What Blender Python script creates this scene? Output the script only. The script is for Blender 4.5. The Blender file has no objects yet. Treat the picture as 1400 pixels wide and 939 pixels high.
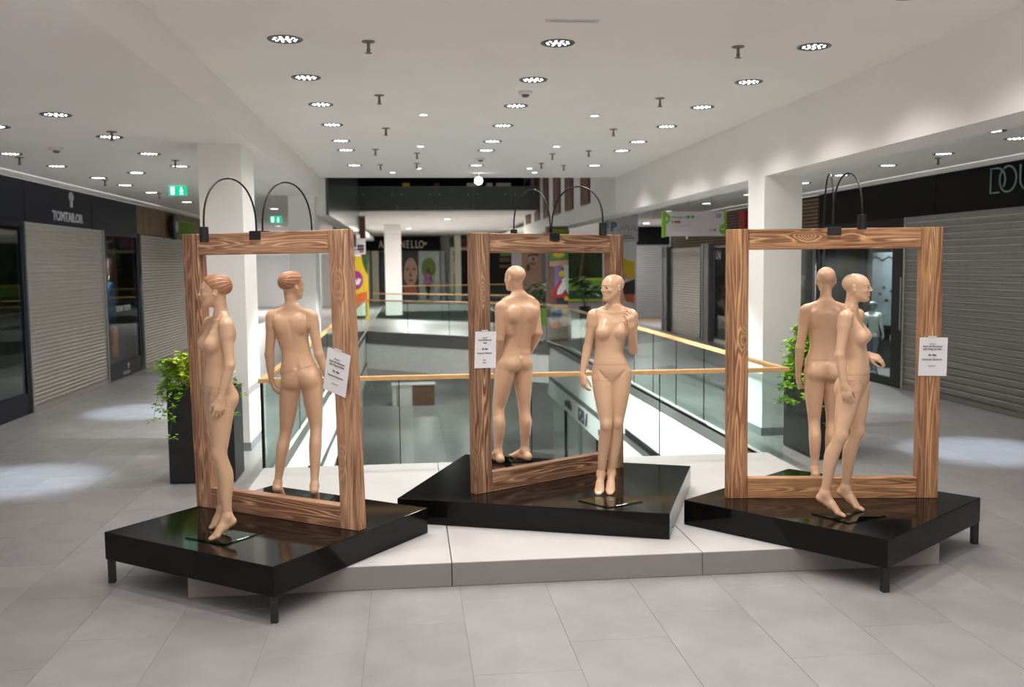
import bpy, bmesh, math, random
import numpy as np
from mathutils import Matrix, Vector
SC = bpy.context.scene
C = SC.collection
random.seed(7)
R = math.radians

# ---------------------------------------------------------------- camera, world, exposure
R2, U2, FW = ((0.994408, -0.105131, -0.009967), (0.018444, 0.079979, 0.996626), (0.103979, 0.991237, -0.081471))
cam = bpy.data.objects.new('camera', bpy.data.cameras.new('camera')); C.objects.link(cam)
cam.matrix_world = Matrix(((R2[0], U2[0], -FW[0], 0), (R2[1], U2[1], -FW[1], 0), (R2[2], U2[2], -FW[2], 2.18), (0, 0, 0, 1)))
cam.data.sensor_width = 36; cam.data.lens = 1320 / 1400 * 36; cam.data.clip_end = 200
cam.data.dof.use_dof = True; cam.data.dof.focus_distance = 6.9; cam.data.dof.aperture_fstop = 2.0
SC.camera = cam
SC.view_settings.view_transform = 'Standard'; SC.view_settings.look = 'None'
SC.view_settings.gamma = 1; SC.view_settings.use_curve_mapping = False
SC.view_settings.exposure = .36
W = bpy.data.worlds.new('world'); SC.world = W; W.use_nodes = True
W.node_tree.nodes['Background'].inputs[0].default_value = (1.0, .955, .915, 1)
W.node_tree.nodes['Background'].inputs[1].default_value = .5
LAMP = 129.       # watts of one main-hall downlight
SOFFIT = 40.     # of one side-gallery downlight
FAR = 440.       # of the lamps added to brighten the far galleries
LOW = 34.       # of the unseen lamps added to light the lower storey
WASH = 2400.      # of the tilted lamps added to brighten void walls and bridge beam
POOL = 700.      # of the cool white spots in the galleries

# ---------------------------------------------------------------- camera rays: a pixel of the photograph onto a real plane (used for far facades)
F_ = 1320.; O_ = np.array([0, 0, 2.18]); r2, u2, fw = map(np.array, (R2, U2, FW))
def ray(u, v): return fw * F_ + r2 * (u - 700) - u2 * (v - 469.5)
def at_y(u, v, y): d = ray(u, v); return O_ + d * (y / d[1])
def at_x(u, v, x): d = ray(u, v); return O_ + d * (x / d[0])
def at_z(u, v, z): d = ray(u, v); return O_ + d * ((z - 2.18) / d[2])

# ---------------------------------------------------------------- materials
def mat(name, col, rough=.5, metal=0., var=0., scale=6., bump=0., emit=0., spec=.5, rnd=0.):
    m = bpy.data.materials.new(name); m.use_nodes = True; nt = m.node_tree; b = nt.nodes['Principled BSDF']
    c = (*col, 1)
    b.inputs['Base Color'].default_value = c; b.inputs['Roughness'].default_value = rough; b.inputs['Metallic'].default_value = metal
    b.inputs['Specular IOR Level'].default_value = spec
    if emit:
        b.inputs['Emission Color'].default_value = c; b.inputs['Emission Strength'].default_value = emit
    if var or bump or rnd:
        tc = nt.nodes.new('ShaderNodeTexCoord'); n = nt.nodes.new('ShaderNodeTexNoise'); n.inputs['Scale'].default_value = scale; n.inputs['Detail'].default_value = 5
        nt.links.new(tc.outputs['Object'], n.inputs['Vector'])
        hv = nt.nodes.new('ShaderNodeHueSaturation'); hv.inputs['Color'].default_value = c
        mr = nt.nodes.new('ShaderNodeMapRange'); mr.inputs['From Min'].default_value = .3; mr.inputs['From Max'].default_value = .7
        mr.inputs['To Min'].default_value = 1 - var; mr.inputs['To Max'].default_value = 1 + var
        nt.links.new(n.outputs['Fac'], mr.inputs['Value']); out = mr.outputs['Result']
        if rnd:
            oi = nt.nodes.new('ShaderNodeObjectInfo'); m2 = nt.nodes.new('ShaderNodeMapRange'); m2.inputs['To Min'].default_value = 1 - rnd; m2.inputs['To Max'].default_value = 1 + rnd
            nt.links.new(oi.outputs['Random'], m2.inputs['Value']); mu = nt.nodes.new('ShaderNodeMath'); mu.operation = 'MULTIPLY'
            nt.links.new(out, mu.inputs[0]); nt.links.new(m2.outputs['Result'], mu.inputs[1]); out = mu.outputs[0]
        nt.links.new(out, hv.inputs['Value']); nt.links.new(hv.outputs['Color'], b.inputs['Base Color'])
        if bump:
            bp = nt.nodes.new('ShaderNodeBump'); bp.inputs['Strength'].default_value = bump; bp.inputs['Distance'].default_value = .01
            nt.links.new(n.outputs['Fac'], bp.inputs['Height']); nt.links.new(bp.outputs['Normal'], b.inputs['Normal'])
    return m

def glass(name, tint, gloss=.06):
    m = bpy.data.materials.new(name); m.use_nodes = True; nt = m.node_tree; nt.nodes.clear()
    o = nt.nodes.new('ShaderNodeOutputMaterial'); mx = nt.nodes.new('ShaderNodeMixShader'); t = nt.nodes.new('ShaderNodeBsdfTransparent'); g = nt.nodes.new('ShaderNodeBsdfGlossy')
    f = nt.nodes.new('ShaderNodeFresnel'); f.inputs['IOR'].default_value = 1.35; ge = nt.nodes.new('ShaderNodeNewGeometry'); iv = nt.nodes.new('ShaderNodeMath'); iv.operation = 'SUBTRACT'; iv.inputs[0].default_value = 1; mu = nt.nodes.new('ShaderNodeMath'); mu.operation = 'MULTIPLY'
    nt.links.new(ge.outputs['Backfacing'], iv.inputs[1]); nt.links.new(iv.outputs[0], mu.inputs[0]); nt.links.new(f.outputs[0], mu.inputs[1])
    t.inputs['Color'].default_value = (*tint, 1); g.inputs['Roughness'].default_value = .02; g.inputs['Color'].default_value = (.9, .95, .93, 1)
    nt.links.new(mu.outputs[0], mx.inputs['Fac']); nt.links.new(t.outputs[0], mx.inputs[1]); nt.links.new(g.outputs[0], mx.inputs[2]); nt.links.new(mx.outputs[0], o.inputs['Surface'])
    return m

def wood(name, axis, light=(.80, .45, .235), dark=(.17, .064, .030), scale=1., warm=1.):
    """brushed, scorched softwood: contour-like grain stretched along the beam's axis, with fine fibres and knots"""
    m = bpy.data.materials.new(name); m.use_nodes = True; nt = m.node_tree; b = nt.nodes['Principled BSDF']; L = nt.links.new
    tc = nt.nodes.new('ShaderNodeTexCoord'); oi = nt.nodes.new('ShaderNodeObjectInfo'); ad = nt.nodes.new('ShaderNodeVectorMath'); ad.operation = 'ADD'
    ml = nt.nodes.new('ShaderNodeVectorMath'); ml.operation = 'SCALE'; ml.inputs[0].default_value = (17, 23, 31); L(oi.outputs['Random'], ml.inputs['Scale'])
    L(tc.outputs['Object'], ad.inputs[0]); L(ml.outputs[0], ad.inputs[1])
    def mapped(sc):
        mp = nt.nodes.new('ShaderNodeMapping'); s = [sc[0]] * 3; s[axis] = sc[1]; mp.inputs['Scale'].default_value = s; L(ad.outputs[0], mp.inputs['Vector']); return mp.outputs[0]
    def noise(sc, det, dist=0.):
        n = nt.nodes.new('ShaderNodeTexNoise'); n.inputs['Scale'].default_value = 1; n.inputs['Detail'].default_value = det; n.inputs['Distortion'].default_value = dist; L(mapped(sc), n.inputs['Vector']); return n.outputs['Fac']
    def math_(op, a, b_=0.):
        q = nt.nodes.new('ShaderNodeMath'); q.operation = op
        for i, v in enumerate((a, b_)):
            if isinstance(v, (int, float)): q.inputs[i].default_value = v
            else: L(v, q.inputs[i])
        return q.outputs[0]
    big = noise((9 * scale, .55 * scale), 2.0, .15)
    knot = nt.nodes.new('ShaderNodeTexVoronoi'); knot.inputs['Scale'].default_value = 1; L(mapped((4.2 * scale, 1.9 * scale)), knot.inputs['Vector'])
    kd = math_('MULTIPLY', math_('POWER', math_('SUBTRACT', 1., math_('MINIMUM', math_('MULTIPLY', knot.outputs['Distance'], 3.2), 1.)), 2.), .30)
    ph = math_('MULTIPLY', math_('ADD', big, kd), 96.)
    bands = math_('POWER', math_('ADD', math_('MULTIPLY', math_('SINE', ph), .5), .5), 2.6)
    fib = noise((90, 3.), 3.0)
    tone = noise((3, .7), 2.0)
    sx = nt.nodes.new('ShaderNodeSeparateXYZ'); L(tc.outputs['Object'], sx.inputs[0]); acr = math_('ABSOLUTE', math_('ADD', sx.outputs[2 if axis == 0 else 0], math_('MULTIPLY', math_('SUBTRACT', tone, .5), .05)))
    heart = math_('SUBTRACT', 1., math_('SMOOTH_MIN', math_('MULTIPLY', acr, 20.), 1.))                  # the pith runs down the middle of the face
    heart = math_('MAXIMUM', heart, 0.)
    v = math_('ADD', math_('MULTIPLY', math_('MULTIPLY', bands, .72), math_('ADD', math_('MULTIPLY', heart, .80), .24)), math_('ADD', math_('MULTIPLY', fib, .42), math_('MULTIPLY', tone, .50)))
    v = math_('SUBTRACT', v, math_('MULTIPLY', math_('GREATER_THAN', kd, .24), .30))
    cr = nt.nodes.new('ShaderNodeValToRGB'); e = cr.color_ramp.elements
    e[0].position = .40; e[0].color = (*dark, 1); e[1].position = 1.15 if False else 1.; e[1].color = (*light, 1)
    mid = cr.color_ramp.elements.new(.56); mid.color = (*[(a * .46 + c * .54) for a, c in zip(light, dark)], 1); m3 = cr.color_ramp.elements.new(.80); m3.color = (*[(a * .62 + c * .38) for a, c in zip(light, dark)], 1)
    L(v, cr.inputs['Fac']); L(cr.outputs['Color'], b.inputs['Base Color'])
    b.inputs['Roughness'].default_value = .5
    bp = nt.nodes.new('ShaderNodeBump'); bp.inputs['Strength'].default_value = .35; bp.inputs['Distance'].default_value = .004; L(v, bp.inputs['Height']); L(bp.outputs['Normal'], b.inputs['Normal'])
    return m

M = dict(
 pillar=mat('lit_white_paint', (.90, .885, .865), .7, var=.015, scale=2), white=mat('white_paint', (.80, .775, .75), .75, var=.02, scale=2), ceiling=mat('ceiling_paint', (.92, .885, .865), .85, var=.015, scale=1.2),  # pillar: brighter white puts the light on the columns into their colour
 tile=mat('concrete_tile', (.268, .260, .260), .36, var=.10, scale=3.2, bump=.03, rnd=.05), grout=mat('grout', (.30, .29, .285), .8, var=.05),
 podfront=mat('grey_edge_panel', (.26, .236, .228), .45, var=.03, scale=4), podium=mat('pale_grey_panel', (.50, .482, .475), .42, var=.02, scale=4), lacquer=mat('black_lacquer', (.0045, .0042, .0042), .09, var=.2, scale=8, spec=.22),
 blackmat=mat('black_steel', (.012, .012, .013), .42, var=.1), frameblk=mat('black_frame', (.007, .007, .008), .35, var=.1, spec=.2),
 skin=mat('mannequin_lacquer', (.72, .45, .285), .29, var=.02, scale=3, spec=.5), hair=mat('sculpted_hair', (.43, .205, .105), .36, var=.2, scale=30),
 seam=mat('dark_seam', (.30, .175, .105), .7, var=.1), eye=mat('painted_eye', (.05, .03, .022), .35, var=.2, scale=60),
 wood_px=wood('scorched_pale_wood_across', 0, (.76, .46, .275), (.25, .112, .062)), wood_pz=wood('scorched_pale_wood_upright', 2, (.76, .46, .275), (.25, .112, .062)), wood_dx=wood('scorched_dark_wood_across', 0, (.60, .36, .21), (.135, .058, .031)), wood_dz=wood('scorched_dark_wood_upright', 2, (.60, .36, .21), (.135, .058, .031)), wood_ox=wood('scorched_amber_wood_across', 0, (.72, .40, .19), (.21, .082, .036)), wood_oz=wood('scorched_amber_wood_upright', 2, (.72, .40, .19), (.21, .082, .036)),  rail=mat('beech_rail', (.66, .40, .17), .38, var=.10, scale=14),
 glass=glass('balustrade_glass', (.90, .95, .935)), plate=glass('plate_glass', (.45, .62, .58)), shopglass=glass('shop_glass', (.80, .84, .82)),
 darkglass=mat('dark_panel_glass', (.085, .10, .096), .15, var=.1), steel=mat('brushed_steel', (.45, .45, .45), .35, .9, var=.05, scale=20),
 slab=mat('grey_fascia', (.13, .128, .12), .5, var=.06), lowwhite=mat('white_panel', (.78, .80, .785), .6, var=.02), greywall=mat('grey_render', (.72, .72, .69), .7, var=.04),
 base=mat('grey_skirting', (.22, .23, .235), .6, var=.05), navy=mat('navy_panel', (.007, .0085, .020), .34, var=.1, scale=2, spec=.12), blackpanel=mat('black_fascia', (.004, .004, .0042), .38, var=.15, scale=2, spec=.08),
 lip=mat('shutter_lip_highlight', (.75, .73, .70), .4, .3, var=.03), alu=mat('shutter_aluminium', (.52, .49, .45), .42, .75, var=.06, scale=8), alu2=mat('perforated_shutter', (.30, .29, .28), .40, .75, var=.06, scale=8), greyshut=mat('grey_shutter', (.28, .28, .29), .5, .5, var=.04),  # lip: lighter metal, a painted highlight along each slat edge
 brown=mat('brown_cladding', (.20, .105, .035), .45, var=.18, scale=5), slat=mat('timber_slat', (.25, .165, .095), .55, var=.12, scale=5),
 paper=mat('white_paper', (.83, .82, .86), .7, var=.01), ink=mat('grey_ink', (.10, .10, .11), .7, var=.05), letter=mat('pale_letter', (.56, .56, .60), .45, var=.03),
 teal=mat('teal_letter', (.22, .36, .36), .4, var=.05), planter=mat('black_planter', (.009, .0095, .011), .38, var=.1), soil=mat('dark_soil', (.03, .02, .015), .95, var=.3, scale=40),
 leaf=mat('green_leaf', (.30, .55, .045), .5, var=.3, scale=9), lime=mat('lime_leaf', (.52, .64, .06), .5, var=.25, scale=9), dleaf=mat('dark_leaf', (.03, .09, .025), .5, var=.3, scale=9), stem=mat('green_stem', (.10, .16, .04), .6, var=.1),
 ring=mat('lamp_ring', (.16, .155, .15), .4, .5, var=.05), well=mat('lamp_well', (.05, .05, .05), .5, var=.05), led=mat('led_lens', (1, .98, .94), emit=7.), spotled=mat('spot_lens', (.93, .97, 1), emit=12.),
 plastic=mat('white_plastic', (.70, .68, .66), .5, var=.03), brass=mat('dull_metal', (.22, .19, .16), .45, .7, var=.05),
 exitgreen=mat('exit_green', (.0, .42, .22), emit=1.0), exitwhite=mat('exit_white', (.9, 1, .95), emit=1.5),
 signgreen=mat('sign_green', (.20, .42, .02), .5, var=.04), sign=mat('sign_board', (.58, .54, .57), .5, var=.02), red=mat('red_sign', (.55, .02, .02), .45, var=.08), dred=mat('red_print', (.30, .03, .04), .6, var=.05),
 lime_sign=mat('lime_sign', (.17, .25, .01), .5, var=.15), purple=mat('purple_print', (.36, .03, .22), .5, var=.08), yellow=mat('yellow_print', (.72, .50, .02), .5, var=.06), orange=mat('orange_print', (.65, .13, .03), .5, var=.06),
 pink=mat('mauve_cloth', (.40, .16, .30), .7, var=.05), blue=mat('blue_cloth', (.03, .17, .35), .6, var=.1), denim=mat('denim', (.16, .20, .27), .8, var=.15, scale=30), cloth=mat('white_cloth', (.72, .74, .77), .8, var=.05), blackcloth=mat('black_cloth', (.012, .012, .013), .8, var=.1),
 face=mat('poster_skin', (.58, .35, .24), .5, var=.06), facedk=mat('poster_shadow', (.16, .085, .07), .5, var=.1), poster=mat('poster_dark', (.035, .03, .04), .5, var=.2), pale=mat('poster_pale', (.55, .60, .55), .5, var=.08),
 pblue=mat('print_blue', (.06, .13, .30), .5, var=.1), plilac=mat('print_lilac', (.23, .17, .36), .5, var=.1), pgreen=mat('print_green', (.09, .30, .05), .5, var=.1), pwhite=mat('print_white', (.75, .73, .72), .5, var=.03), pbrown=mat('brown_canvas', (.17, .075, .055), .7, var=.3, scale=3),
 counter=mat('lime_counter', (.42, .62, .02), .3, var=.04), counterside=mat('green_counter', (.17, .36, .035), .35, var=.05), woodpanel=mat('walnut_panel', (.17, .085, .045), .5, var=.15, scale=6), cream=mat('cream_pillar', (.72, .70, .52), .6, var=.03),
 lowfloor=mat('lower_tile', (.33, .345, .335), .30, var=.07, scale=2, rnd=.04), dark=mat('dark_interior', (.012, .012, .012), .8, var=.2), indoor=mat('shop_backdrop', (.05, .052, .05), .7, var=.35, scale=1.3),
)

# ---------------------------------------------------------------- mesh helpers
class MB:
    def __init__(s): s.bm = bmesh.new()
    def box(s, lo, hi, m=None):
        x0, y0, z0 = lo; x1, y1, z1 = hi
        v = [s.bm.verts.new((m @ Vector(p)) if m else p) for p in ((x0, y0, z0), (x1, y0, z0), (x1, y1, z0), (x0, y1, z0), (x0, y0, z1), (x1, y0, z1), (x1, y1, z1), (x0, y1, z1))]
        for f in ((3, 2, 1, 0), (4, 5, 6, 7), (0, 1, 5, 4), (1, 2, 6, 5), (2, 3, 7, 6), (3, 0, 4, 7)): s.bm.faces.new([v[i] for i in f])
        return s
    def prism(s, poly, z0, z1):
        a = [s.bm.verts.new((x, y, z0)) for x, y in poly]; b = [s.bm.verts.new((x, y, z1)) for x, y in poly]; n = len(poly)
        s.bm.faces.new(a[::-1]); s.bm.faces.new(b)
        for i in range(n): s.bm.faces.new((a[i], a[(i + 1) % n], b[(i + 1) % n], b[i]))
        return s
    def slab(s, poly, o, u, v, n, t):
        """polygon in the plane (o; u, v) thickened by t along n"""
        o, u, v, n = (np.asarray(q, float) for q in (o, u, v, n))
        a = [s.bm.verts.new(o + u * x + v * y) for x, y in poly]; b = [s.bm.verts.new(o + u * x + v * y + n * t) for x, y in poly]; k = len(poly)
        s.bm.faces.new(a); s.bm.faces.new(b[::-1])
        for i in range(k): s.bm.faces.new((a[(i + 1) % k], a[i], b[i], b[(i + 1) % k]))
        return s
    def tube(s, path, r, seg=8, cap=True):
        P = [Vector(p) for p in path]; rr = r if isinstance(r, (list, tuple)) else [r] * len(P); rings = []; up = None
        for i, p in enumerate(P):
            t = (P[min(i + 1, len(P) - 1)] - P[max(i - 1, 0)]).normalized()
            if up is None: up = Vector((0, 0, 1)) if abs(t.z) < .9 else Vector((1, 0, 0))
            a = t.cross(up).normalized(); b = a.cross(t).normalized(); up = b
            rings.append([s.bm.verts.new(p + (a * math.cos(2 * math.pi * k / seg) + b * math.sin(2 * math.pi * k / seg)) * rr[i]) for k in range(seg)])
        for q, w in zip(rings, rings[1:]):
            for k in range(seg): s.bm.faces.new((q[k], q[(k + 1) % seg], w[(k + 1) % seg], w[k]))
        if cap: s.bm.faces.new(rings[0][::-1]); s.bm.faces.new(rings[-1])
        return s
    def lathe(s, prof, c=(0, 0, 0), seg=20):
        c = Vector(c); rings = []
        for r, z in prof: rings.append([s.bm.verts.new(c + Vector((r * math.cos(2 * math.pi * k / seg), r * math.sin(2 * math.pi * k / seg), z))) for k in range(seg)])
        for q, w in zip(rings, rings[1:]):
            for k in range(seg): s.bm.faces.new((q[k], q[(k + 1) % seg], w[(k + 1) % seg], w[k]))
        s.bm.faces.new(rings[0][::-1]); s.bm.faces.new(rings[-1])
        return s
    def build(s, name, m, parent=None, bevel=0., smooth=False, mesh_only=False):
        if bevel: bmesh.ops.bevel(s.bm, geom=list(s.bm.edges), offset=bevel, segments=2, affect='EDGES', profile=.6)
        bmesh.ops.recalc_face_normals(s.bm, faces=s.bm.faces)
        me = bpy.data.meshes.new(name); s.bm.to_mesh(me); s.bm.free()
        if m: me.materials.append(M[m] if isinstance(m, str) else m)
        if smooth: me.polygons.foreach_set('use_smooth', [True] * len(me.polygons))
        return me if mesh_only else link(name, me, parent)

def link(name, me, parent=None, loc=None):
    o = bpy.data.objects.new(name, me); C.objects.link(o)
    if parent: o.parent = parent
    if loc is not None: o.location = loc
    return o
def tag(o, label=None, cat=None, group=None, kind=None):
    if label: o['label'] = label
    if cat: o['category'] = cat
    if group: o['group'] = group
    if kind: o['kind'] = kind
    return o
def thing(name, label, cat, loc=(0, 0, 0), rz=0., group=None):
    o = bpy.data.objects.new(name, None); C.objects.link(o); o.location = loc; o.rotation_euler.z = rz; o.empty_display_size = .1
    return tag(o, label, cat, group)
def struct(name, mb, m, **k): return tag(mb.build(name, m, **k), kind='structure')
def empty_struct(name, loc=(0, 0, 0)): return tag(thing(name, None, None, loc), kind='structure')
def stuff(o): o['kind'] = 'stuff'; return o
def box(lo, hi): return MB().box(lo, hi)

def text(name, s, size, m, parent, o, u, v, depth=.004, bold=0., sx=1., align='LEFT', space=1.):
    """lettering as a mesh: origin o, reading along u, upright v"""
    cu = bpy.data.curves.new(name, 'FONT'); cu.body = s; cu.size = size; cu.extrude = depth; cu.offset = bold; cu.align_x = align; cu.space_character = space; cu.resolution_u = 3
    t = bpy.data.objects.new(name, cu); C.objects.link(t)
    me = bpy.data.meshes.new_from_object(t.evaluated_get(bpy.context.evaluated_depsgraph_get())); bpy.data.objects.remove(t); bpy.data.curves.remove(cu)
    u = Vector(u).normalized(); v = Vector(v).normalized(); n = u.cross(v)
    me.transform(Matrix(((u.x * sx, v.x, n.x, o[0]), (u.y * sx, v.y, n.y, o[1]), (u.z * sx, v.z, n.z, o[2]), (0, 0, 0, 1))))
    me.materials.clear(); me.materials.append(M[m]); me.name = name
    return link(name, me, parent)

def ellipse(cx, cy, rx, ry, n=18, a0=0., a1=360.):
    return [(cx + rx * math.cos(R(a0 + (a1 - a0) * k / (n if a1 - a0 == 360 else n - 1))), cy + ry * math.sin(R(a0 + (a1 - a0) * k / (n if a1 - a0 == 360 else n - 1)))) for k in range(n)]

# ---------------------------------------------------------------- the room
XL, XR, YV = -5.77, 8.33, 9.86          # left and right shop fronts, near edge of the void
VX0, VX1 = -1.49, 3.95                  # the void's sides
def far_edge(x): return 32.6 - (x - VX0) * .95
ZC, ZS, ZB = 4.0, 3.61, 3.24            # main ceiling, gallery soffit, beam underside
floor = empty_struct('floor')
TX, TY, X0 = .586, 1.172, -.29
g = MB()
g.box((XL, 3., -.04), (XR, YV, -.004)).box((XL - 3.2, YV, -.04), (VX0, 56, -.004)).box((VX1, YV, -.04), (11, 56, -.004))
g.build('grout_bed', 'grout', floor)
me0 = None
tb = MB(); e = .0014; c = .0015
def tile_mesh(w, d):
    b = MB(); lo = [(-w/2 + e, -d/2 + e), (w/2 - e, -d/2 + e), (w/2 - e, d/2 - e), (-w/2 + e, d/2 - e)]
    A = [b.bm.verts.new((x, y, -.0105)) for x, y in lo]; B = [b.bm.verts.new((x, y, -c)) for x, y in lo]; D = [b.bm.verts.new((x - math.copysign(c, x), y - math.copysign(c, y), 0)) for x, y in lo]
    for P, Q in ((A, B), (B, D)):
        for i in range(4): b.bm.faces.new((P[i], P[(i + 1) % 4], Q[(i + 1) % 4], Q[i]))
    b.bm.faces.new(D); return b.build('tile', 'tile', mesh_only=True)
whole = tile_mesh(TX, TY); far_tiles = MB(); cells = []
for i in range(-10, 16):
    xa, xb = X0 + i * TX, X0 + (i + 1) * TX
    off = (5.76 - TY * ((i * 2) % 3) / 3) % TY
    for j in range(2, 46):
        ya, yb = off + j * TY, off + (j + 1) * TY
        for (cx0, cx1, cy0, cy1) in ((XL, XR, 3.4, YV), (XL, VX0 - .06, YV, 54), (VX1 + .06, XR, YV, 54)):
            a0, a1, b0, b1 = max(xa, cx0), min(xb, cx1), max(ya, cy0), min(yb, cy1)
            if a1 - a0 > .03 and b1 - b0 > .03: cells.append((math.hypot((a0 + a1) / 2 - .7, (b0 + b1) / 2), a0, a1, b0, b1))
cells.sort()
for k, (_, a0, a1, b0, b1) in enumerate(cells):
    if k < 290:
        me = whole if (a1 - a0 > TX - 1e-4 and b1 - b0 > TY - 1e-4) else tile_mesh(a1 - a0, b1 - b0)
        link('tile', me, floor, ((a0 + a1) / 2, (b0 + b1) / 2, 0))
    else: far_tiles.box((a0 + e, b0 + e, -.0105), (a1 - e, b1 - e, 0))
stuff(far_tiles.build('tile_field', 'tile', floor))
# slab edges round the void
void = empty_struct('trim_1')
b = MB().box((VX0 - .06, YV, -.18), (VX0, far_edge(VX0), .012)); b.build('slab_edge', 'slab', void)
b = MB().box((VX1, YV, -.18), (VX1 + .06, far_edge(VX1), .012)); b.build('slab_edge', 'slab', void)
b = MB().box((VX0 - .06, YV - .06, -.36), (VX1 + .06, YV, .004)); b.build('slab_edge', 'slab', void)
A0, A1 = (VX0, far_edge(VX0)), (VX1, far_edge(VX1)); B0, B1 = (VX0, far_edge(VX0) + 7.8), (VX1, far_edge(VX1) + 7.8)
br = struct('floor_2', MB().prism([A0, A1, B1, B0], -.36, 0), 'tile')
MB().prism([(A0[0], A0[1] + .05), (A1[0], A1[1] + .05), (A1[0], A1[1] + .45), (A0[0], A0[1] + .45)], -1.25, -.36).build('bridge_beam', 'greywall', br)
MB().prism([(A0[0], A0[1] - .04), (A1[0], A1[1] - .04), (A1[0], A1[1] + .02), (A0[0], A0[1] + .02)], -.40, .012).build('bridge_edge', 'slab', br)
struct('floor_3', MB().box((-13, 54, -.36), (17, 66, 0)), 'tile')
# lower storey
low = empty_struct('floor_4')
lt = MB()
for i in range(-8, 9):
    for j in range(7, 40): lt.box((1.2 * i + .004, 1.6 * j + .004, -4.65), (1.2 * i + 1.196, 1.6 * j + 1.596, -4.6))
stuff(lt.build('tile_field', 'lowfloor', low))
wl = empty_struct('wall_left_lower'); wr = empty_struct('wall_right_lower')
def lower_side(root, x, s, y1):
    """white band, dark joints and shop glazing under one edge of the void; s = +1 for the right-hand side"""
    a, c2 = (x, x + s * .12); lo, hi = min(a, c2), max(a, c2)
    MB().box((lo, YV, -1.03), (hi, y1, -.18)).build('white_band', 'lowwhite', root)
    MB().box((lo, YV, -1.16), (hi, y1, -1.03)).build('dark_joint', 'slab', root)
    MB().box((lo, YV, -1.62), (hi, y1, -1.16)).build('white_band', 'lowwhite', root)
    g0 = x + s * .10
    n = int((y1 - YV) / 2.2)
    for k in range(n):
        ya = YV + 2.2 * k
        MB().box((min(g0, g0 + s * .03), ya + .04, -4.5), (max(g0, g0 + s * .03), ya + 2.16, -1.66)).build('shop_pane', 'shopglass', root)
        MB().box((min(g0 - s * .03, g0 + s * .06), ya - .035, -4.6), (max(g0 - s * .03, g0 + s * .06), ya + .035, -1.62)).build('mullion', 'frameblk' if k % 2 else 'steel', root)
    MB().box((min(g0 + s * 2., g0 + s * 2.1), YV, -4.6), (max(g0 + s * 2., g0 + s * 2.1), y1, -1.6)).build('shop_back', 'greywall', root)
lower_side(wl, VX0 - .02, -1, 33); lower_side(wr, VX1 + .02, 1, 28)
for q in range(3): MB().box((VX1 - .004, 13.5, -.925 - .045 * q), (VX1 + .03, 17.6, -.900 - .045 * q)).build('vent_slot', 'frameblk', wr)
struct('wall_back_lower', MB().box((-12, 59, -4.6), (12, 59.3, -.4)), 'lowwhite')
struct('ceiling_lower', MB().box((-12, 36, -1.3), (12, 59, -1.2)), 'white')
struct('wall_front_lower', MB().box((-9, YV - 2.6, -4.6), (9, YV - 2.4, -.05)), 'greywall')

# ceilings and beams
struct('ceiling', MB().box((-1.7999, -4, ZC), (4.3899, 20.4, ZC + .3)), 'ceiling')
struct('ceiling_left', MB().box((XL + .09, -4, ZS), (-2.0, 56, ZS + .2)), 'ceiling')
struct('ceiling_right', MB().box((4.85, -4, ZS), (XR - .09, 31, ZS + .2)), 'ceiling')
struct('ceiling_2', MB().box((4.85, 31, ZS), (11, 56, ZS + .2)), 'ceiling')
struct('trim_2', MB().box((-2.0, -4, ZS), (-1.80, 20.4, ZC + .31)), 'ceiling')
struct('trim_3', MB().box((4.39, -4, ZB), (4.85, 20.4, ZC + .3)), 'ceiling')
struct('trim_4', MB().box((XL, -4, ZS + .1), (XL + .02, 33, ZS + .3)), 'white'); struct('trim_5', MB().box((XL, -4, 3.535), (XL + .06, 33, 3.60)), 'white')
struct('trim_6', MB().box((XR - .06, -4, 3.535), (XR, 31, 3.60)), 'white'); struct('trim_7', MB().box((XR - .02, -4, ZS + .1), (XR, 31, ZS + .3)), 'white')
struct('ceiling_3', MB().prism([(-13, 33), (VX0, 33), (VX0, 32.8), (4.39, 32.8), (4.39, 36.5), (11, 36.5), (17, 40), (17, 62), (-13, 62)], 4.0, 4.2), 'white')
# upper storey round the atrium (dark roof and backdrops added to keep it black)
up = empty_struct('wall_upper')
MB().box((4.39, 20.4, ZB), (4.85, 37, 7.4)).build('white_parapet', 'white', up)
for k in range(8): MB().box((-1.69, 20.4 + 1.58 * k + .008, ZB), (-1.64, 20.4 + 1.58 * (k + 1) - .008, 5.0)).build('dark_pane', 'darkglass', up)
MB().box((-2.0, 20.4, ZB), (-1.70, 33, 4.1)).build('gallery_edge', 'white', up)
for k in range(5):
    q = MB().box((-1.64 + 1.27 * k + .004, 32.70, 4.02), (-1.64 + 1.27 * (k + 1) - .004, 32.74, 4.78)).build('dark_pane', 'darkglass', up)
    for dx in (.14, 1.10): MB().tube([(-1.64 + 1.27 * k + dx, 32.69, 4.55), (-1.64 + 1.27 * k + dx, 32.73, 4.55)], .02, 8).build('glass_fixing', 'steel', q)
MB().box((-1.7, 32.68, 4.78), (4.39, 32.76, 4.81)).build('rail_cap', 'slab', up)
MB().box((-6, 39, 4.2), (9, 39.2, 7.4)).build('blackout_panel', 'dark', up)
MB().box((-6, 19.8, 7.4), (9, 40, 7.6)).build('blackout_roof', 'dark', up)  # added unseen roof, blocks world light so the atrium stays dark
MB().box((-6.2, 19.8, 4.0), (-6, 40, 7.6)).build('blackout_panel', 'dark', up); MB().box((9, 19.8, 4.0), (9.2, 40, 7.6)).build('blackout_panel', 'dark', up)
MB().box((-6, 19.8, 4.3), (9, 20.2, 7.6)).build('blackout_panel', 'dark', up)
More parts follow.
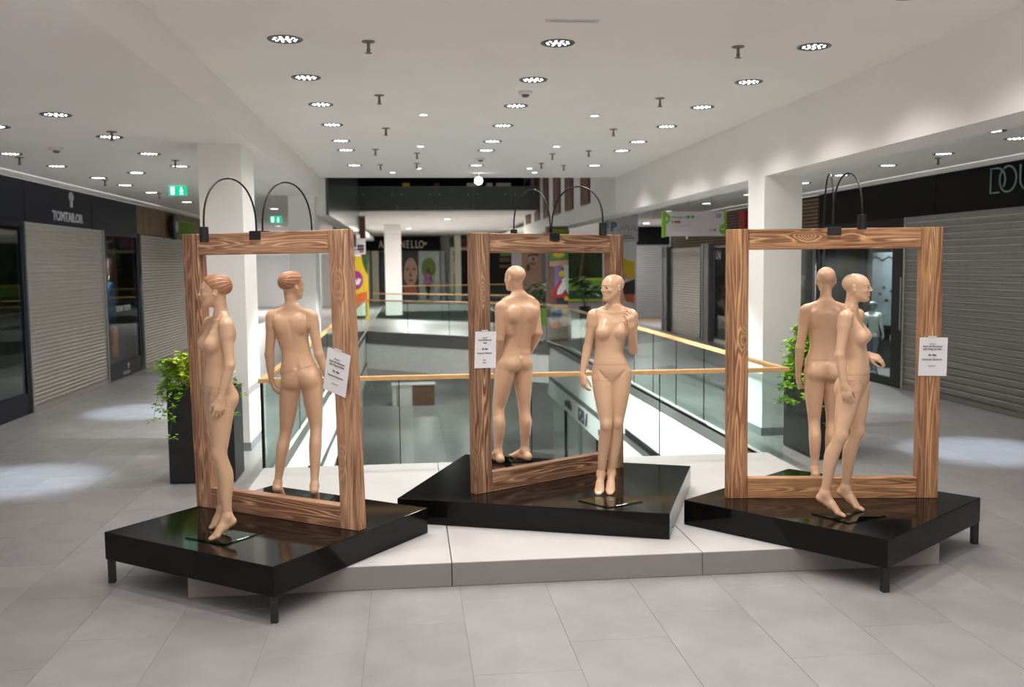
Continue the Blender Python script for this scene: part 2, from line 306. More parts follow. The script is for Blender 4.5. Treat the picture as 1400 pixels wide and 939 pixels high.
for x0, x1, mm in ((-.2, .05, 'yellow'), (2.05, 2.4, 'cream'), (2.75, 2.95, 'cloth'), (3.1, 3.6, 'cream'), (.9, 1.1, 'pbrown')):
    MB().box((x0, 34.2, 4.2), (x1, 34.5, 5.05)).build('upstairs_lit_box', mm, up)  # coloured boxes stand in for lights upstairs, their glow only painted
# outer walls
struct('wall_far', MB().box((-13, 61.5, 0), (17, 61.7, 4.0)), 'white')
struct('wall_left', MB().box((-13.2, 33, 0), (-13, 62, 4.0)), 'white'); struct('wall_right', MB().box((17, 36, 0), (17.2, 62, 4)), 'white')

# columns
def pillar(n, x0, y0, x1, y1, h, m='pillar', bs=True):
    o = struct(n, box((x0, y0, 0), (x1, y1, h)), m)
    if bs: MB().box((x0 - .012, y0 - .012, 0), (x1 + .012, y1 + .012, .10)).build('skirting', 'base', o)
pillar('column_1', -2.415, 11.63, -1.925, 12.52, ZS); pillar('column_2', 4.37, 11.63, 4.855, 12.2, ZB)
pillar('column_3', -2.415, 20.0, -1.90, 20.9, ZS)
pillar('column_5', -1.08, 43, -.36, 43.6, 4.0, bs=False); pillar('column_6', 2.72, 58.6, 3.1, 59, 4.0, 'cream', False)

# ---------------------------------------------------------------- figures: signed-distance modelling + surface nets
def smin(a, b, k):
    h = np.clip(.5 + .5 * (b - a) / k, 0, 1)
    return b + (a - b) * h - k * h * (1 - h)

def smax(a, b, k): return -smin(-a, -b, k)

def nrm(v):
    v = np.asarray(v, float); return v / (np.linalg.norm(v) + 1e-12)

def spl(xs, ys, n):
    """smooth resample of control values (finite-difference Hermite)"""
    xs = np.asarray(xs, float); ys = np.asarray(ys, float)
    if ys.ndim == 1: return spl(xs, ys[:, None], n)[:, 0]
    m = np.empty_like(ys); dx = np.diff(xs)[:, None]; dy = np.diff(ys, axis=0) / dx
    m[0] = dy[0]; m[-1] = dy[-1]; m[1:-1] = (dy[1:] * dx[:-1] + dy[:-1] * dx[1:]) / (dx[1:] + dx[:-1])
    q = np.linspace(xs[0], xs[-1], n); i = np.clip(np.searchsorted(xs, q, side='right') - 1, 0, len(xs) - 2)
    h = (xs[i + 1] - xs[i])[:, None]; t = ((q - xs[i])[:, None]) / h
    return ((2*t**3 - 3*t**2 + 1) * ys[i] + (t**3 - 2*t**2 + t) * h * m[i] + (-2*t**3 + 3*t**2) * ys[i + 1] + (t**3 - t**2) * h * m[i + 1])

class Prim:
    def __init__(s, fn, lo, hi): s.fn, s.lo, s.hi = fn, np.asarray(lo, float), np.asarray(hi, float)

def cone(a, b, ra, rb):
    a = np.asarray(a, float); b = np.asarray(b, float); ab = b - a; L2 = ab @ ab + 1e-12
    def fn(P):
        t = np.clip((P - a) @ ab / L2, 0, 1)
        return np.linalg.norm(P - a - t[:, None] * ab, axis=1) - (ra + (rb - ra) * t)
    r = max(ra, rb)
    return Prim(fn, np.minimum(a, b) - r, np.maximum(a, b) + r)

def ell(c, axes, rad):
    """ellipsoid: axes = rows of unit vectors, rad = radii along them"""
    c = np.asarray(c, float); A = np.asarray(axes, float); R = np.asarray(rad, float)
    def fn(P):
        q = (P - c) @ A.T
        k0 = np.linalg.norm(q / R, axis=1); k1 = np.linalg.norm(q / R**2, axis=1)
        return k0 * (k0 - 1) / (k1 + 1e-9)
    m = R.max()
    return Prim(fn, c - m, c + m)

def loft(ctrl, ts, radii, fwd, n=22):
    """tube along a smooth centre line; radii rows = (lateral, front, back); fwd = front direction(s)"""
    C = spl(ts, ctrl, n); R = spl(ts, radii, n)
    fw = np.asarray(fwd, float); fw = spl(ts, fw, n) if fw.ndim == 2 else np.repeat(fw[None], n, 0)
    T = np.gradient(C, axis=0); T /= np.linalg.norm(T, axis=1)[:, None]
    Fv = fw - (fw * T).sum(1)[:, None] * T; Fv /= np.linalg.norm(Fv, axis=1)[:, None]
    Lv = np.cross(T, Fv); AB = np.diff(C, axis=0); A2 = (AB**2).sum(1)
    def fn(P):
        j = np.argmin((C**2).sum(1) - 2 * (P @ C.T), axis=1)
        bi = np.zeros(len(P), int); bt = np.zeros(len(P)); best = np.full(len(P), 1e9)
        for k in (np.maximum(j - 1, 0), np.minimum(j, n - 2)):
            ab = AB[k]; t = np.clip(((P - C[k]) * ab).sum(1) / A2[k], 0, 1)
            d = ((P - C[k] - t[:, None] * ab)**2).sum(1); m = d < best
            best[m] = d[m]; bi[m] = k[m]; bt[m] = t[m]
        g = lambda A: A[bi] * (1 - bt)[:, None] + A[bi + 1] * bt[:, None]
        r = P - g(C); rr = g(R); f = (r * g(Fv)).sum(1); l = (r * g(Lv)).sum(1); t = (r * g(T)).sum(1)
        fb = np.where(f > 0, rr[:, 1], rr[:, 2])
        rho = np.sqrt((l / rr[:, 0])**2 + (f / fb)**2 + (t / rr[:, 0])**2) + 1e-6
        ln = np.linalg.norm(r, axis=1)
        return np.where(rho < .25, -np.minimum(rr[:, 0], fb) * (1 - rho), ln - ln / rho)
    m = np.abs(R).max()
    return Prim(fn, C.min(0) - m, C.max(0) + m)

def column(rows, power=2.3):
    """torso: rows = (z, cx, cy, half width, front, back, facing angle)"""
    A = np.asarray(rows, float); n = 90; D = spl(A[:, 0], A, n); z0, z1 = D[0, 0], D[-1, 0]
    zz = np.linspace(z0, z1, n)
    def fn(P):
        z = np.clip(P[:, 2], z0, z1); g = lambda k: np.interp(z, zz, D[:, k])
        a = g(6); s, c = np.sin(a), np.cos(a); x = P[:, 0] - g(1); y = P[:, 1] - g(2)
        f = x * s - y * c; l = x * c + y * s
        fb = np.where(f > 0, g(4), g(5)); w = g(3)
        rho = ((np.abs(l) / w)**power + (np.abs(f) / fb)**power)**(1 / power) + 1e-6
        ln = np.hypot(l, f); d = np.where(rho < .3, -np.minimum(w, fb) * (1 - rho), ln - ln / rho)
        dz = np.abs(P[:, 2] - z)
        return np.where(dz > 0, np.hypot(np.maximum(d, 0), dz) + np.minimum(d, 0) * .2, d)
    m = A[:, 3:6].max()
    return Prim(fn, [A[:, 1].min() - m, A[:, 2].min() - m, z0], [A[:, 1].max() + m, A[:, 2].max() + m, z1])

class Field:
    def __init__(s): s.ops = []
    def add(s, p, k=.02): s.ops.append(('a', p, k)); return s
    def sub(s, p, k=.01): s.ops.append(('s', p, k)); return s
    def group(s, f, k): s.ops.append(('g', f, k)); return s
    def box(s):
        lo, hi = [], []
        for o in s.ops:
            if o[0] == 's': continue
            b = o[1].box() if o[0] == 'g' else (o[1].lo, o[1].hi)
            lo.append(b[0]); hi.append(b[1])
        return np.min(lo, 0), np.max(hi, 0)
    def __call__(s, P, far=.3):
        if len(P) > 30000: return np.concatenate([s(P[i:i + 30000]) for i in range(0, len(P), 30000)])
        d = np.full(len(P), far)
        plo, phi = P.min(0), P.max(0)
        for kind, p, k in s.ops:
            lo, hi = p.box() if kind == 'g' else (p.lo, p.hi)
            if (plo > hi + .055).any() or (phi < lo - .055).any(): continue
            m = ((P > lo - .055) & (P < hi + .055)).all(1)
            if not m.any(): continue
            Q = P[m]; v = p(Q) if kind == 'g' else p.fn(Q)
            kk = k(Q) if callable(k) else k
            d[m] = smax(d[m], -v, kk) if kind == 's' else smin(d[m], v, kk)
        return d

def surface_net(F, h):
    lo, hi = F.box(); lo = lo - 3 * h; hi = hi + 3 * h; B = 4; H = h * B
    nb = np.ceil((hi - lo) / H).astype(int) + 1
    ii = np.stack(np.meshgrid(*[np.arange(k) for k in nb], indexing='ij'), -1).reshape(-1, 3)
    dc = F(lo + (ii + .5) * H)
    blk = ii[np.abs(dc) < H * 1.4]; blk = blk[np.lexsort((blk[:, 0], blk[:, 1], blk[:, 2]))]
    off = np.stack(np.meshgrid(*[np.arange(B + 1)] * 3, indexing='ij'), -1).reshape(-1, 3)
    gi = (blk[:, None, :] * B + off[None])
    V = F((lo + gi.reshape(-1, 3) * h)).reshape(-1, B + 1, B + 1, B + 1)
    N = nb * B + 2
    key = lambda c: (c[..., 0].astype(np.int64) * N[1] + c[..., 1]) * N[2] + c[..., 2]
    S = V < 0
    cs = sum(S[:, a:a + B, b:b + B, c:c + B].astype(np.int8) for a in (0, 1) for b in (0, 1) for c in (0, 1))
    act = np.argwhere((cs > 0) & (cs < 8))
    bi, ci = act[:, 0], act[:, 1:]
    corner = {(a, b, c): V[bi, ci[:, 0] + a, ci[:, 1] + b, ci[:, 2] + c] for a in (0, 1) for b in (0, 1) for c in (0, 1)}
    acc = np.zeros((len(act), 3)); cnt = np.zeros(len(act))
    for ax in range(3):
        for u in (0, 1):
            for w in (0, 1):
                p0 = [u, w]; p0.insert(ax, 0); p1 = [u, w]; p1.insert(ax, 1)
                v0, v1 = corner[tuple(p0)], corner[tuple(p1)]; m = (v0 < 0) != (v1 < 0)
                t = v0[m] / (v0[m] - v1[m]); q = np.repeat(np.array([p0], float), m.sum(), 0); q[:, ax] = t
                acc[m] += q; cnt[m] += 1
    cell = blk[bi] * B + ci
    verts = lo + (cell + acc / cnt[:, None]) * h
    ks = key(cell); order = np.argsort(ks); ks = ks[order]; verts = verts[order]
    def find(c):
        k = key(c); j = np.clip(np.searchsorted(ks, k), 0, len(ks) - 1); return np.where(ks[j] == k, j, -1)
    quads = []
    for ax in range(3):
        sl0 = [slice(0, B)] * 3; sl1 = list(sl0); sl1[ax] = slice(1, B + 1)
        a = S[(slice(None), *sl0)]; b = S[(slice(None), *sl1)]
        e = np.argwhere(a != b); c = blk[e[:, 0]] * B + e[:, 1:]; flip = a[e[:, 0], e[:, 1], e[:, 2], e[:, 3]]
        u, w = [k for k in range(3) if k != ax]
        if ax == 1: u, w = w, u
        eu = np.eye(3, dtype=int)[u]; ew = np.eye(3, dtype=int)[w]
        q = np.stack([find(c - eu - ew), find(c - ew), find(c), find(c - eu)], 1)
        ok = (q >= 0).all(1); q = q[ok]; f = flip[ok]; q[~f] = q[~f][:, ::-1]
        quads.append(q)
    quads = np.concatenate(quads)
    for lam in (.5, -.52, .5, -.52):                        # light Taubin smoothing
        ia = quads.T.ravel(); ib = np.roll(quads, -1, 1).T.ravel(); nv = len(verts)
        n = np.maximum(np.bincount(ia, minlength=nv), 1)
        s = np.stack([np.bincount(ia, verts[ib, k], nv) for k in range(3)], 1)
        verts = verts + lam * (s / n[:, None] - verts)
    return verts, quads

def vec(x, d, z): return np.array([x, d, z], float)

def facing(a):
    a = math.radians(a); f = np.array([math.sin(a), -math.cos(a), 0]); l = np.array([math.cos(a), math.sin(a), 0]); return f, l

def head_field(F, c, yaw, pitch=0., roll=0., s=1., male=False):
    """skull, face and ears round the centre c; returns the head's frame"""
    f, l = facing(yaw); u = np.array([0, 0, 1.])
    p = math.radians(pitch); f, u = f * math.cos(p) - u * math.sin(p), u * math.cos(p) + f * math.sin(p)
    r = math.radians(roll); l, u = l * math.cos(r) + u * math.sin(r), u * math.cos(r) - l * math.sin(r)
    A = np.array([l, f, u]); c = np.asarray(c, float)
    W = lambda x, y, z: c + s * (x * l + y * f + z * u)
    E = lambda x, y, z, a, b, d: ell(W(x, y, z), A, (a * s, b * s, d * s))
    jw = 1.12 if male else 1.
    F.add(E(0, -.014, .034, .072, .094, .073), .02)
    F.add(E(0, .030, -.012, .055, .058, .080), .03)
    F.add(E(0, .046, -.058, .029 * jw, .035, .040), .025)
    for q in (-1, 1):
        F.add(cone(W(q * .050, -.004, -.030), W(q * .016 * jw, .058, -.084), .014 * s * jw, .0115 * s * jw), .03)
        F.add(cone(W(q * .012, .0835, .025), W(q * .045, .064, .023), 0.0045 * s, .004 * s), .012)
        F.add(E(q * .037, .060, -.020, .016, .017, .013), .02)
        F.sub(E(q * .030, .098, .004, .020, .020, .0125), .008)
        F.add(E(q * .0305, .0715, .003, .0145, .0125, .0085), .003)
    F.add(cone(W(0, .083, .02), W(0, .1045, -.018), .005 * s, .0070 * s), .009)
    for q in (-1, 1): F.add(E(q * .0095, .092, -.022, .0065, .009, .006), .006)
    F.sub(cone(W(-.016, .096, -.0500), W(.016, .096, -.0500), .0045 * s, .0045 * s), .005)
    F.add(E(0, .0860, -.0430, .0185, .0085, .0058), .003)
    F.add(E(0, .0848, -.0565, .0155, .0090, .0064), .003)
    F.sub(E(0, .094, -.068, .018, .010, .006), .008)
    F.add(E(0, .0735, -.0860, .0135 * jw, .0125, .012), .016)
    for q in (-1, 1):
        tilt = np.array([l * .93 - f * q * .3, f * .93 + l * q * .3, u]); tilt[2] = u * .97 - f * .22; tilt[1] = np.cross(tilt[2], tilt[0])
        F.add(ell(W(q * .073, -.012, -.004), tilt, (.0075 * s, .0165 * s, .029 * s)), .006)
        F.sub(ell(W(q * .082, -.006, .0), tilt, (.006 * s, .009 * s, .016 * s)), .004)
    return W, A

def hand_field(G, w, d, pn, side, curl=25., s=1., spread=5., thumb_in=.35):
    """palm, four bent fingers and a thumb from the wrist w along d; pn = the way the palm looks; side = +1 left hand, -1 right"""
    d = nrm(d); pn = np.asarray(pn, float); pn = nrm(pn - (pn @ d) * d); t = np.cross(pn, d) * side   # t points to the thumb side
    A = np.array([t, d, pn])
    G.add(ell(w + d * .012 * s, A, (.026 * s, .03 * s, .018 * s)), .015)
    G.add(ell(w + d * .047 * s, A, (.037 * s, .046 * s, .0145 * s)), .015)
    G.add(ell(w + d * .068 * s, A, (.036 * s, .022 * s, .0125 * s)), .012)
    for i, (off, ln, rr) in enumerate(((.0275, .073, .0082), (.0093, .082, .0086), (-.0093, .076, .0082), (-.0272, .060, .0073))):
        a = math.radians(spread * (1.5 - i)); dd = d * math.cos(a) + t * math.sin(a)
        base = w + d * (.078 - (.004 if i in (0, 2) else .011 if i == 3 else 0)) * s + t * off * s
        ang = math.radians(curl * (.55 + .12 * i)); p = base; r = rr * s
        for k, fr in enumerate((.46, .30, .24)):
            e = p + (dd * math.cos(ang) + pn * math.sin(ang)) * ln * fr * s
            G.add(cone(p, e, r, r * .9), .003 if k else .009); p = e; r *= .9
            ang += math.radians(curl * (.9 + .1 * i))
    p = w + d * .022 * s + t * .024 * s + pn * .006 * s
    dirs = (nrm(d * .85 + t * .5 + pn * thumb_in), nrm(d * .96 + t * .12 + pn * (thumb_in + .1)), nrm(d - t * .05 + pn * (thumb_in + .15)))
    for k, (ln, r) in enumerate(((.036, .0115), (.031, .0095), (.025, .0083))):
        e = p + dirs[k] * ln * s; G.add(cone(p, e, r * s, r * s * .9), .01 if k == 0 else .003); p = e

ARM_F = ((.044, .046, .046), (.039, .041, .040), (.034, .036, .035), (.032, .034, .035), (.0335, .034, .034), (.029, .028, .027), (.0235, .019, .019))
ARM_M = ((.056, .058, .056), (.050, .054, .051), (.043, .048, .044), (.039, .042, .042), (.044, .043, .042), (.037, .034, .033), (.030, .024, .024))
def arm_field(sh, el, wr, hd, pn, side, curl=25., male=False, s=1., **kw):
    G = Field(); sh, el, wr = (np.asarray(q, float) for q in (sh, el, wr)); R = ARM_M if male else ARM_F
    c = [sh, sh + (el - sh) * .4, sh + (el - sh) * .78, el, el + (wr - el) * .28, el + (wr - el) * .68, wr]
    ts = [0, .4, .78, 1, 1.28, 1.68, 2]
    bend = nrm((wr - el) - ((wr - el) @ nrm(el - sh)) * nrm(el - sh) + 1e-3)
    pn = np.asarray(pn, float)
    lat0 = nrm(np.cross(nrm(el - sh), pn)); fw = [nrm(np.cross(lat0, nrm(el - sh)))] * 4 + [pn] * 3
    G.add(loft(c[:4], ts[:4], np.array(R[:4]) * s, np.array(fw[:4]), 12), .01)
    G.add(loft(c[3:], ts[3:], np.array(R[3:]) * s, np.array([pn] * 4), 12), .018)
    G.add(ell(el, np.eye(3), [(.034 if male else .026) * s] * 3), .01)
    G.add(cone(sh + vec(0, 0, .006), sh + (el - sh) * .22, (.054 if male else .046) * s, (.052 if male else .043) * s), .02)
    hand_field(G, wr + (wr - el) * .0, hd, pn, side, curl, s * (1.12 if male else 1.), **kw)
    return G

LEG_F = ((.082, .080, .085), (.079, .078, .080), (.069, .070, .066), (.055, .055, .050), (.0475, .050, .043), (.0455, .042, .047), (.048, .039, .062), (.044, .036, .056), (.033, .031, .036), (.027, .028, .031))
LEG_M = ((.092, .090, .095), (.090, .088, .092), (.080, .080, .078), (.064, .064, .060), (.055, .058, .050), (.053, .048, .056), (.058, .044, .074), (.052, .041, .066), (.040, .036, .042), (.033, .034, .037))
def leg_field(hip, kn, an, ball, toe, fwd, male=False, s=1., flat=False):
    G = Field(); hip, kn, an, ball, toe = (np.asarray(q, float) for q in (hip, kn, an, ball, toe)); R = LEG_M if male else LEG_F
    fwd = nrm(fwd); back = -fwd
    m = lambda a, b, t: a + (b - a) * t
    c = [hip, m(hip, kn, .25), m(hip, kn, .55), m(hip, kn, .85), kn, m(kn, an, .14), m(kn, an, .32) + back * .006, m(kn, an, .5) + back * .006, m(kn, an, .8), an]
    ts = [0, .25, .55, .85, 1, 1.14, 1.32, 1.5, 1.8, 2]
    G.add(loft(c, ts, np.array(R) * s, fwd, 30), .01)
    G.add(ell(kn + fwd * .022 * s, np.array([np.cross(fwd, [0, 0, 1]), fwd, [0, 0, 1.]]), (.030 * s, .030 * s, .038 * s)), .03)
    ft = nrm(toe - an); lat = nrm(np.cross(ft, [0, 0, 1.])); up = np.cross(lat, nrm(ball - an)); k = 1.22 if male else 1.
    heel = an + (back * .040 + vec(0, 0, -.045)) * k if flat else an + (back * .026 + vec(0, 0, -.034))
    G.add(cone(an, heel, .031 * k, .029 * k), .02)
    ax = np.array([lat, nrm(ball - heel), np.cross(lat, nrm(ball - heel))])
    G.add(cone(heel, m(heel, ball, .6), .026 * k, .024 * k), .02)
    G.add(cone(an + fwd * .004, ball, .029 * k, .021 * k), .025)
    for q, r in ((-.022, .018), (0, .019), (.022, .0175)): G.add(cone(m(an, ball, .55) + lat * q * .6 * k, ball + lat * q * k, r * k, r * .95 * k), .015)
    td = nrm(toe - ball); L = np.linalg.norm(toe - ball)
    sgn = 1 if (lat @ (hip - kn + 0)) >= 0 else 1
    for i, (q, ln) in enumerate(((.026, .86), (.013, .97), (.0, 1.), (-.013, .95), (-.026, .82))):
        G.add(cone(ball + lat * q * k * .95, ball + td * L * ln + lat * q * .62 * k, .013 * k, .0095 * k), .006)
    return G

FEM = ((.86, .040, .045, .055), (.92, .105, .074, .092), (.97, .150, .090, .103), (1.03, .140, .092, .086), (1.08, .124, .088, .070), (1.135, .112, .080, .062), (1.19, .114, .079, .066),
       (1.25, .121, .083, .077), (1.31, .128, .085, .088), (1.36, .134, .074, .092), (1.40, .137, .060, .084), (1.43, .118, .048, .068), (1.46, .078, .040, .055), (1.49, .050, .036, .047))
MAL = ((.83, .095, .060, .065), (.89, .145, .088, .105), (.95, .156, .096, .108), (1.01, .152, .098, .092), (1.06, .146, .094, .078), (1.12, .142, .092, .074), (1.19, .150, .095, .082),
       (1.26, .163, .104, .096), (1.32, .174, .110, .106), (1.38, .180, .100, .108), (1.43, .176, .078, .096), (1.465, .150, .058, .078), (1.50, .100, .046, .064), (1.54, .062, .044, .054))

def build_field(g):
    """g: the pose of one figure in its own frame (x across, d depth, z up from the platform)"""
    male = g.get('male', False); T = Field(); tab = MAL if male else FEM
    cz = np.array([q[0] for q in g['spine']]); cx = np.array([q[1] for q in g['spine']]); cd = np.array([q[2] for q in g['spine']]); ca = np.radians([q[3] for q in g['spine']])
    at = lambda z: (np.interp(z, cz, cx), np.interp(z, cz, cd), np.interp(z, cz, ca))
    dz = g.get('dz', 0.)
    def S(z, l, f):
        x, d, a = at(z + dz); fv, lv = facing(math.degrees(a)); return np.array([x, d, z + dz]) + lv * l + fv * f
    def AX(z):
        fv, lv = facing(math.degrees(at(z + dz)[2])); return np.array([lv, fv, [0, 0, 1.]])
    rows = [(z + dz, *at(z + dz)[:2], w, f, b, at(z + dz)[2]) for z, w, f, b in tab]
    T.add(column(rows), .02)
    legs = Field()
    for q in g['legs']: legs.group(leg_field(*q, male=male, flat=male), .003)
    T.group(legs, .018)
    if male:
        for q in (-1, 1):
            T.add(ell(S(.90, q * .068, -.052), AX(.90), (.078, .066, .078)), .022)
            T.add(ell(S(1.33, q * .075, .055), AX(1.33), (.075, .05, .06)), .03)
            T.add(cone(S(1.53, q * .035, -.025), S(1.475, q * .14, -.01), .032, .042), .04)
            T.add(ell(S(1.36, q * .085, -.078), AX(1.36), (.06, .032, .075)), .02)
            T.add(cone(S(1.24, q * .032, -.062), S(1.08, q * .030, -.058), .022, .016), .03)
            T.add(cone(S(1.38, q * .15, -.04), S(1.2, q * .125, -.03), .045, .04), .03)
        T.sub(cone(S(1.40, 0, -.122), S(.99, 0, -.105), .011, .013), .028)
        T.sub(cone(S(.965, 0, -.128), S(.85, 0, -.118), .008, .012), .016)
    else:
        for q in (-1, 1):
            T.add(ell(S(.925, q * .066, -.055), AX(.925), (.074, .062, .078)), .022)
            T.add(ell(S(1.288, q * .069, .060), AX(1.288), (.054, .051, .052)), .022)
            T.add(cone(S(1.34, q * .066, .045), S(1.29, q * .072, .070), .036, .037), .035)
            T.add(ell(S(1.290, q * .076, .1095), AX(1.290), (.008, .007, .008)), .008)
            T.add(cone(S(1.485, q * .03, -.018), S(1.438, q * .125, -.008), .021, .034), .032)
            T.sub(cone(S(1.01, q * .118, .082), S(.905, q * .022, .080), .006, .009), .016)
            T.add(cone(S(1.437, q * .014, .038), S(1.452, q * .12, .012), .0085, .0085), .014)
            T.add(ell(S(1.355, q * .082, -.058), AX(1.355), (.045, .030, .066)), .03)
        T.sub(cone(S(1.38, 0, -.105), S(1.03, 0, -.092), .009, .012), .026)
        T.sub(cone(S(.985, 0, -.120), S(.86, 0, -.105), .007, .011), .015)
        T.sub(ell(S(1.085, 0, .094), AX(1.085), (.006, .010, .010)), .008)
    hx = g['head']; c = np.array(hx[:3]); hf, hl = facing(hx[3]); hs = g.get('hs', 1.)
    zb = 1.47 + dz + (.03 if male else 0); nb = S(zb - dz, 0, -.008); hb = c + vec(0, 0, -.045 * hs) - hf * .022 * hs
    bf = facing(math.degrees(at(zb)[2]))[0]
    r = 1.2 if male else 1.
    T.add(loft([nb - vec(0, 0, .05), nb + (hb - nb) * .3, nb + (hb - nb) * .65, hb], [0, .35, .7, 1], np.array([(.046, .040, .045), (.045, .042, .046), (.044, .041, .046), (.046, .044, .048)]) * r, np.array([bf, bf, nrm(bf + hf), hf]), 12), .035)
    W, A = head_field(T, c, hx[3], hx[4], hx[5], hs, male)
    for q in g['arms']:
        sh = np.array(q[0]); G = arm_field(*q, male=male)
        def kf(P, sh=sh): return .003 + .024 * np.clip(1.5 - np.linalg.norm(P - sh, axis=1) / .1, 0, 1)
        T.group(G, kf)
    return T, W, A, S

def hair_field(W, A, s=1.):
    F = Field(); l, f, u = A
    c = W(0, -.016, .036); R = np.array([.0785, .1005, .0795]) * s
    def fn(P):
        q = (P - c) @ A.T; k0 = np.linalg.norm(q / R, axis=1); k1 = np.linalg.norm(q / R**2, axis=1); d = k0 * (k0 - 1) / (k1 + 1e-9)
        x, y, z = q.T / s
        th = np.arctan2(z - .006 + .12 * y, x)                      # combed back from the brow: strands run front to back
        d = d - (.0014 * np.sin(th * 17 + y * 26) + .0010 * np.sin(th * 39 + y * 40 + 1.)) * s
        bump = .006 * np.exp(-((y - .062)**2 / .0012 + (z - .05)**2 / .0012)); d = d - bump * s
        line = y * .72 - (z - .012) * .55 - .034 - .10 * np.clip(-x, 0, 1) * 0           # hairline over the brow and temple
        ear = y * .5 - z * .85 - .030 + np.clip(-.045 - y, 0, 1) * 0.75
        nape = -z - .058
        k = .004 * s
        return smax(smax(smax(d, line * s, k), ear * s, k), nape * s, k)
    m = R.max() + .01
    F.add(Prim(fn, c - m, c + m), .001)
    return F

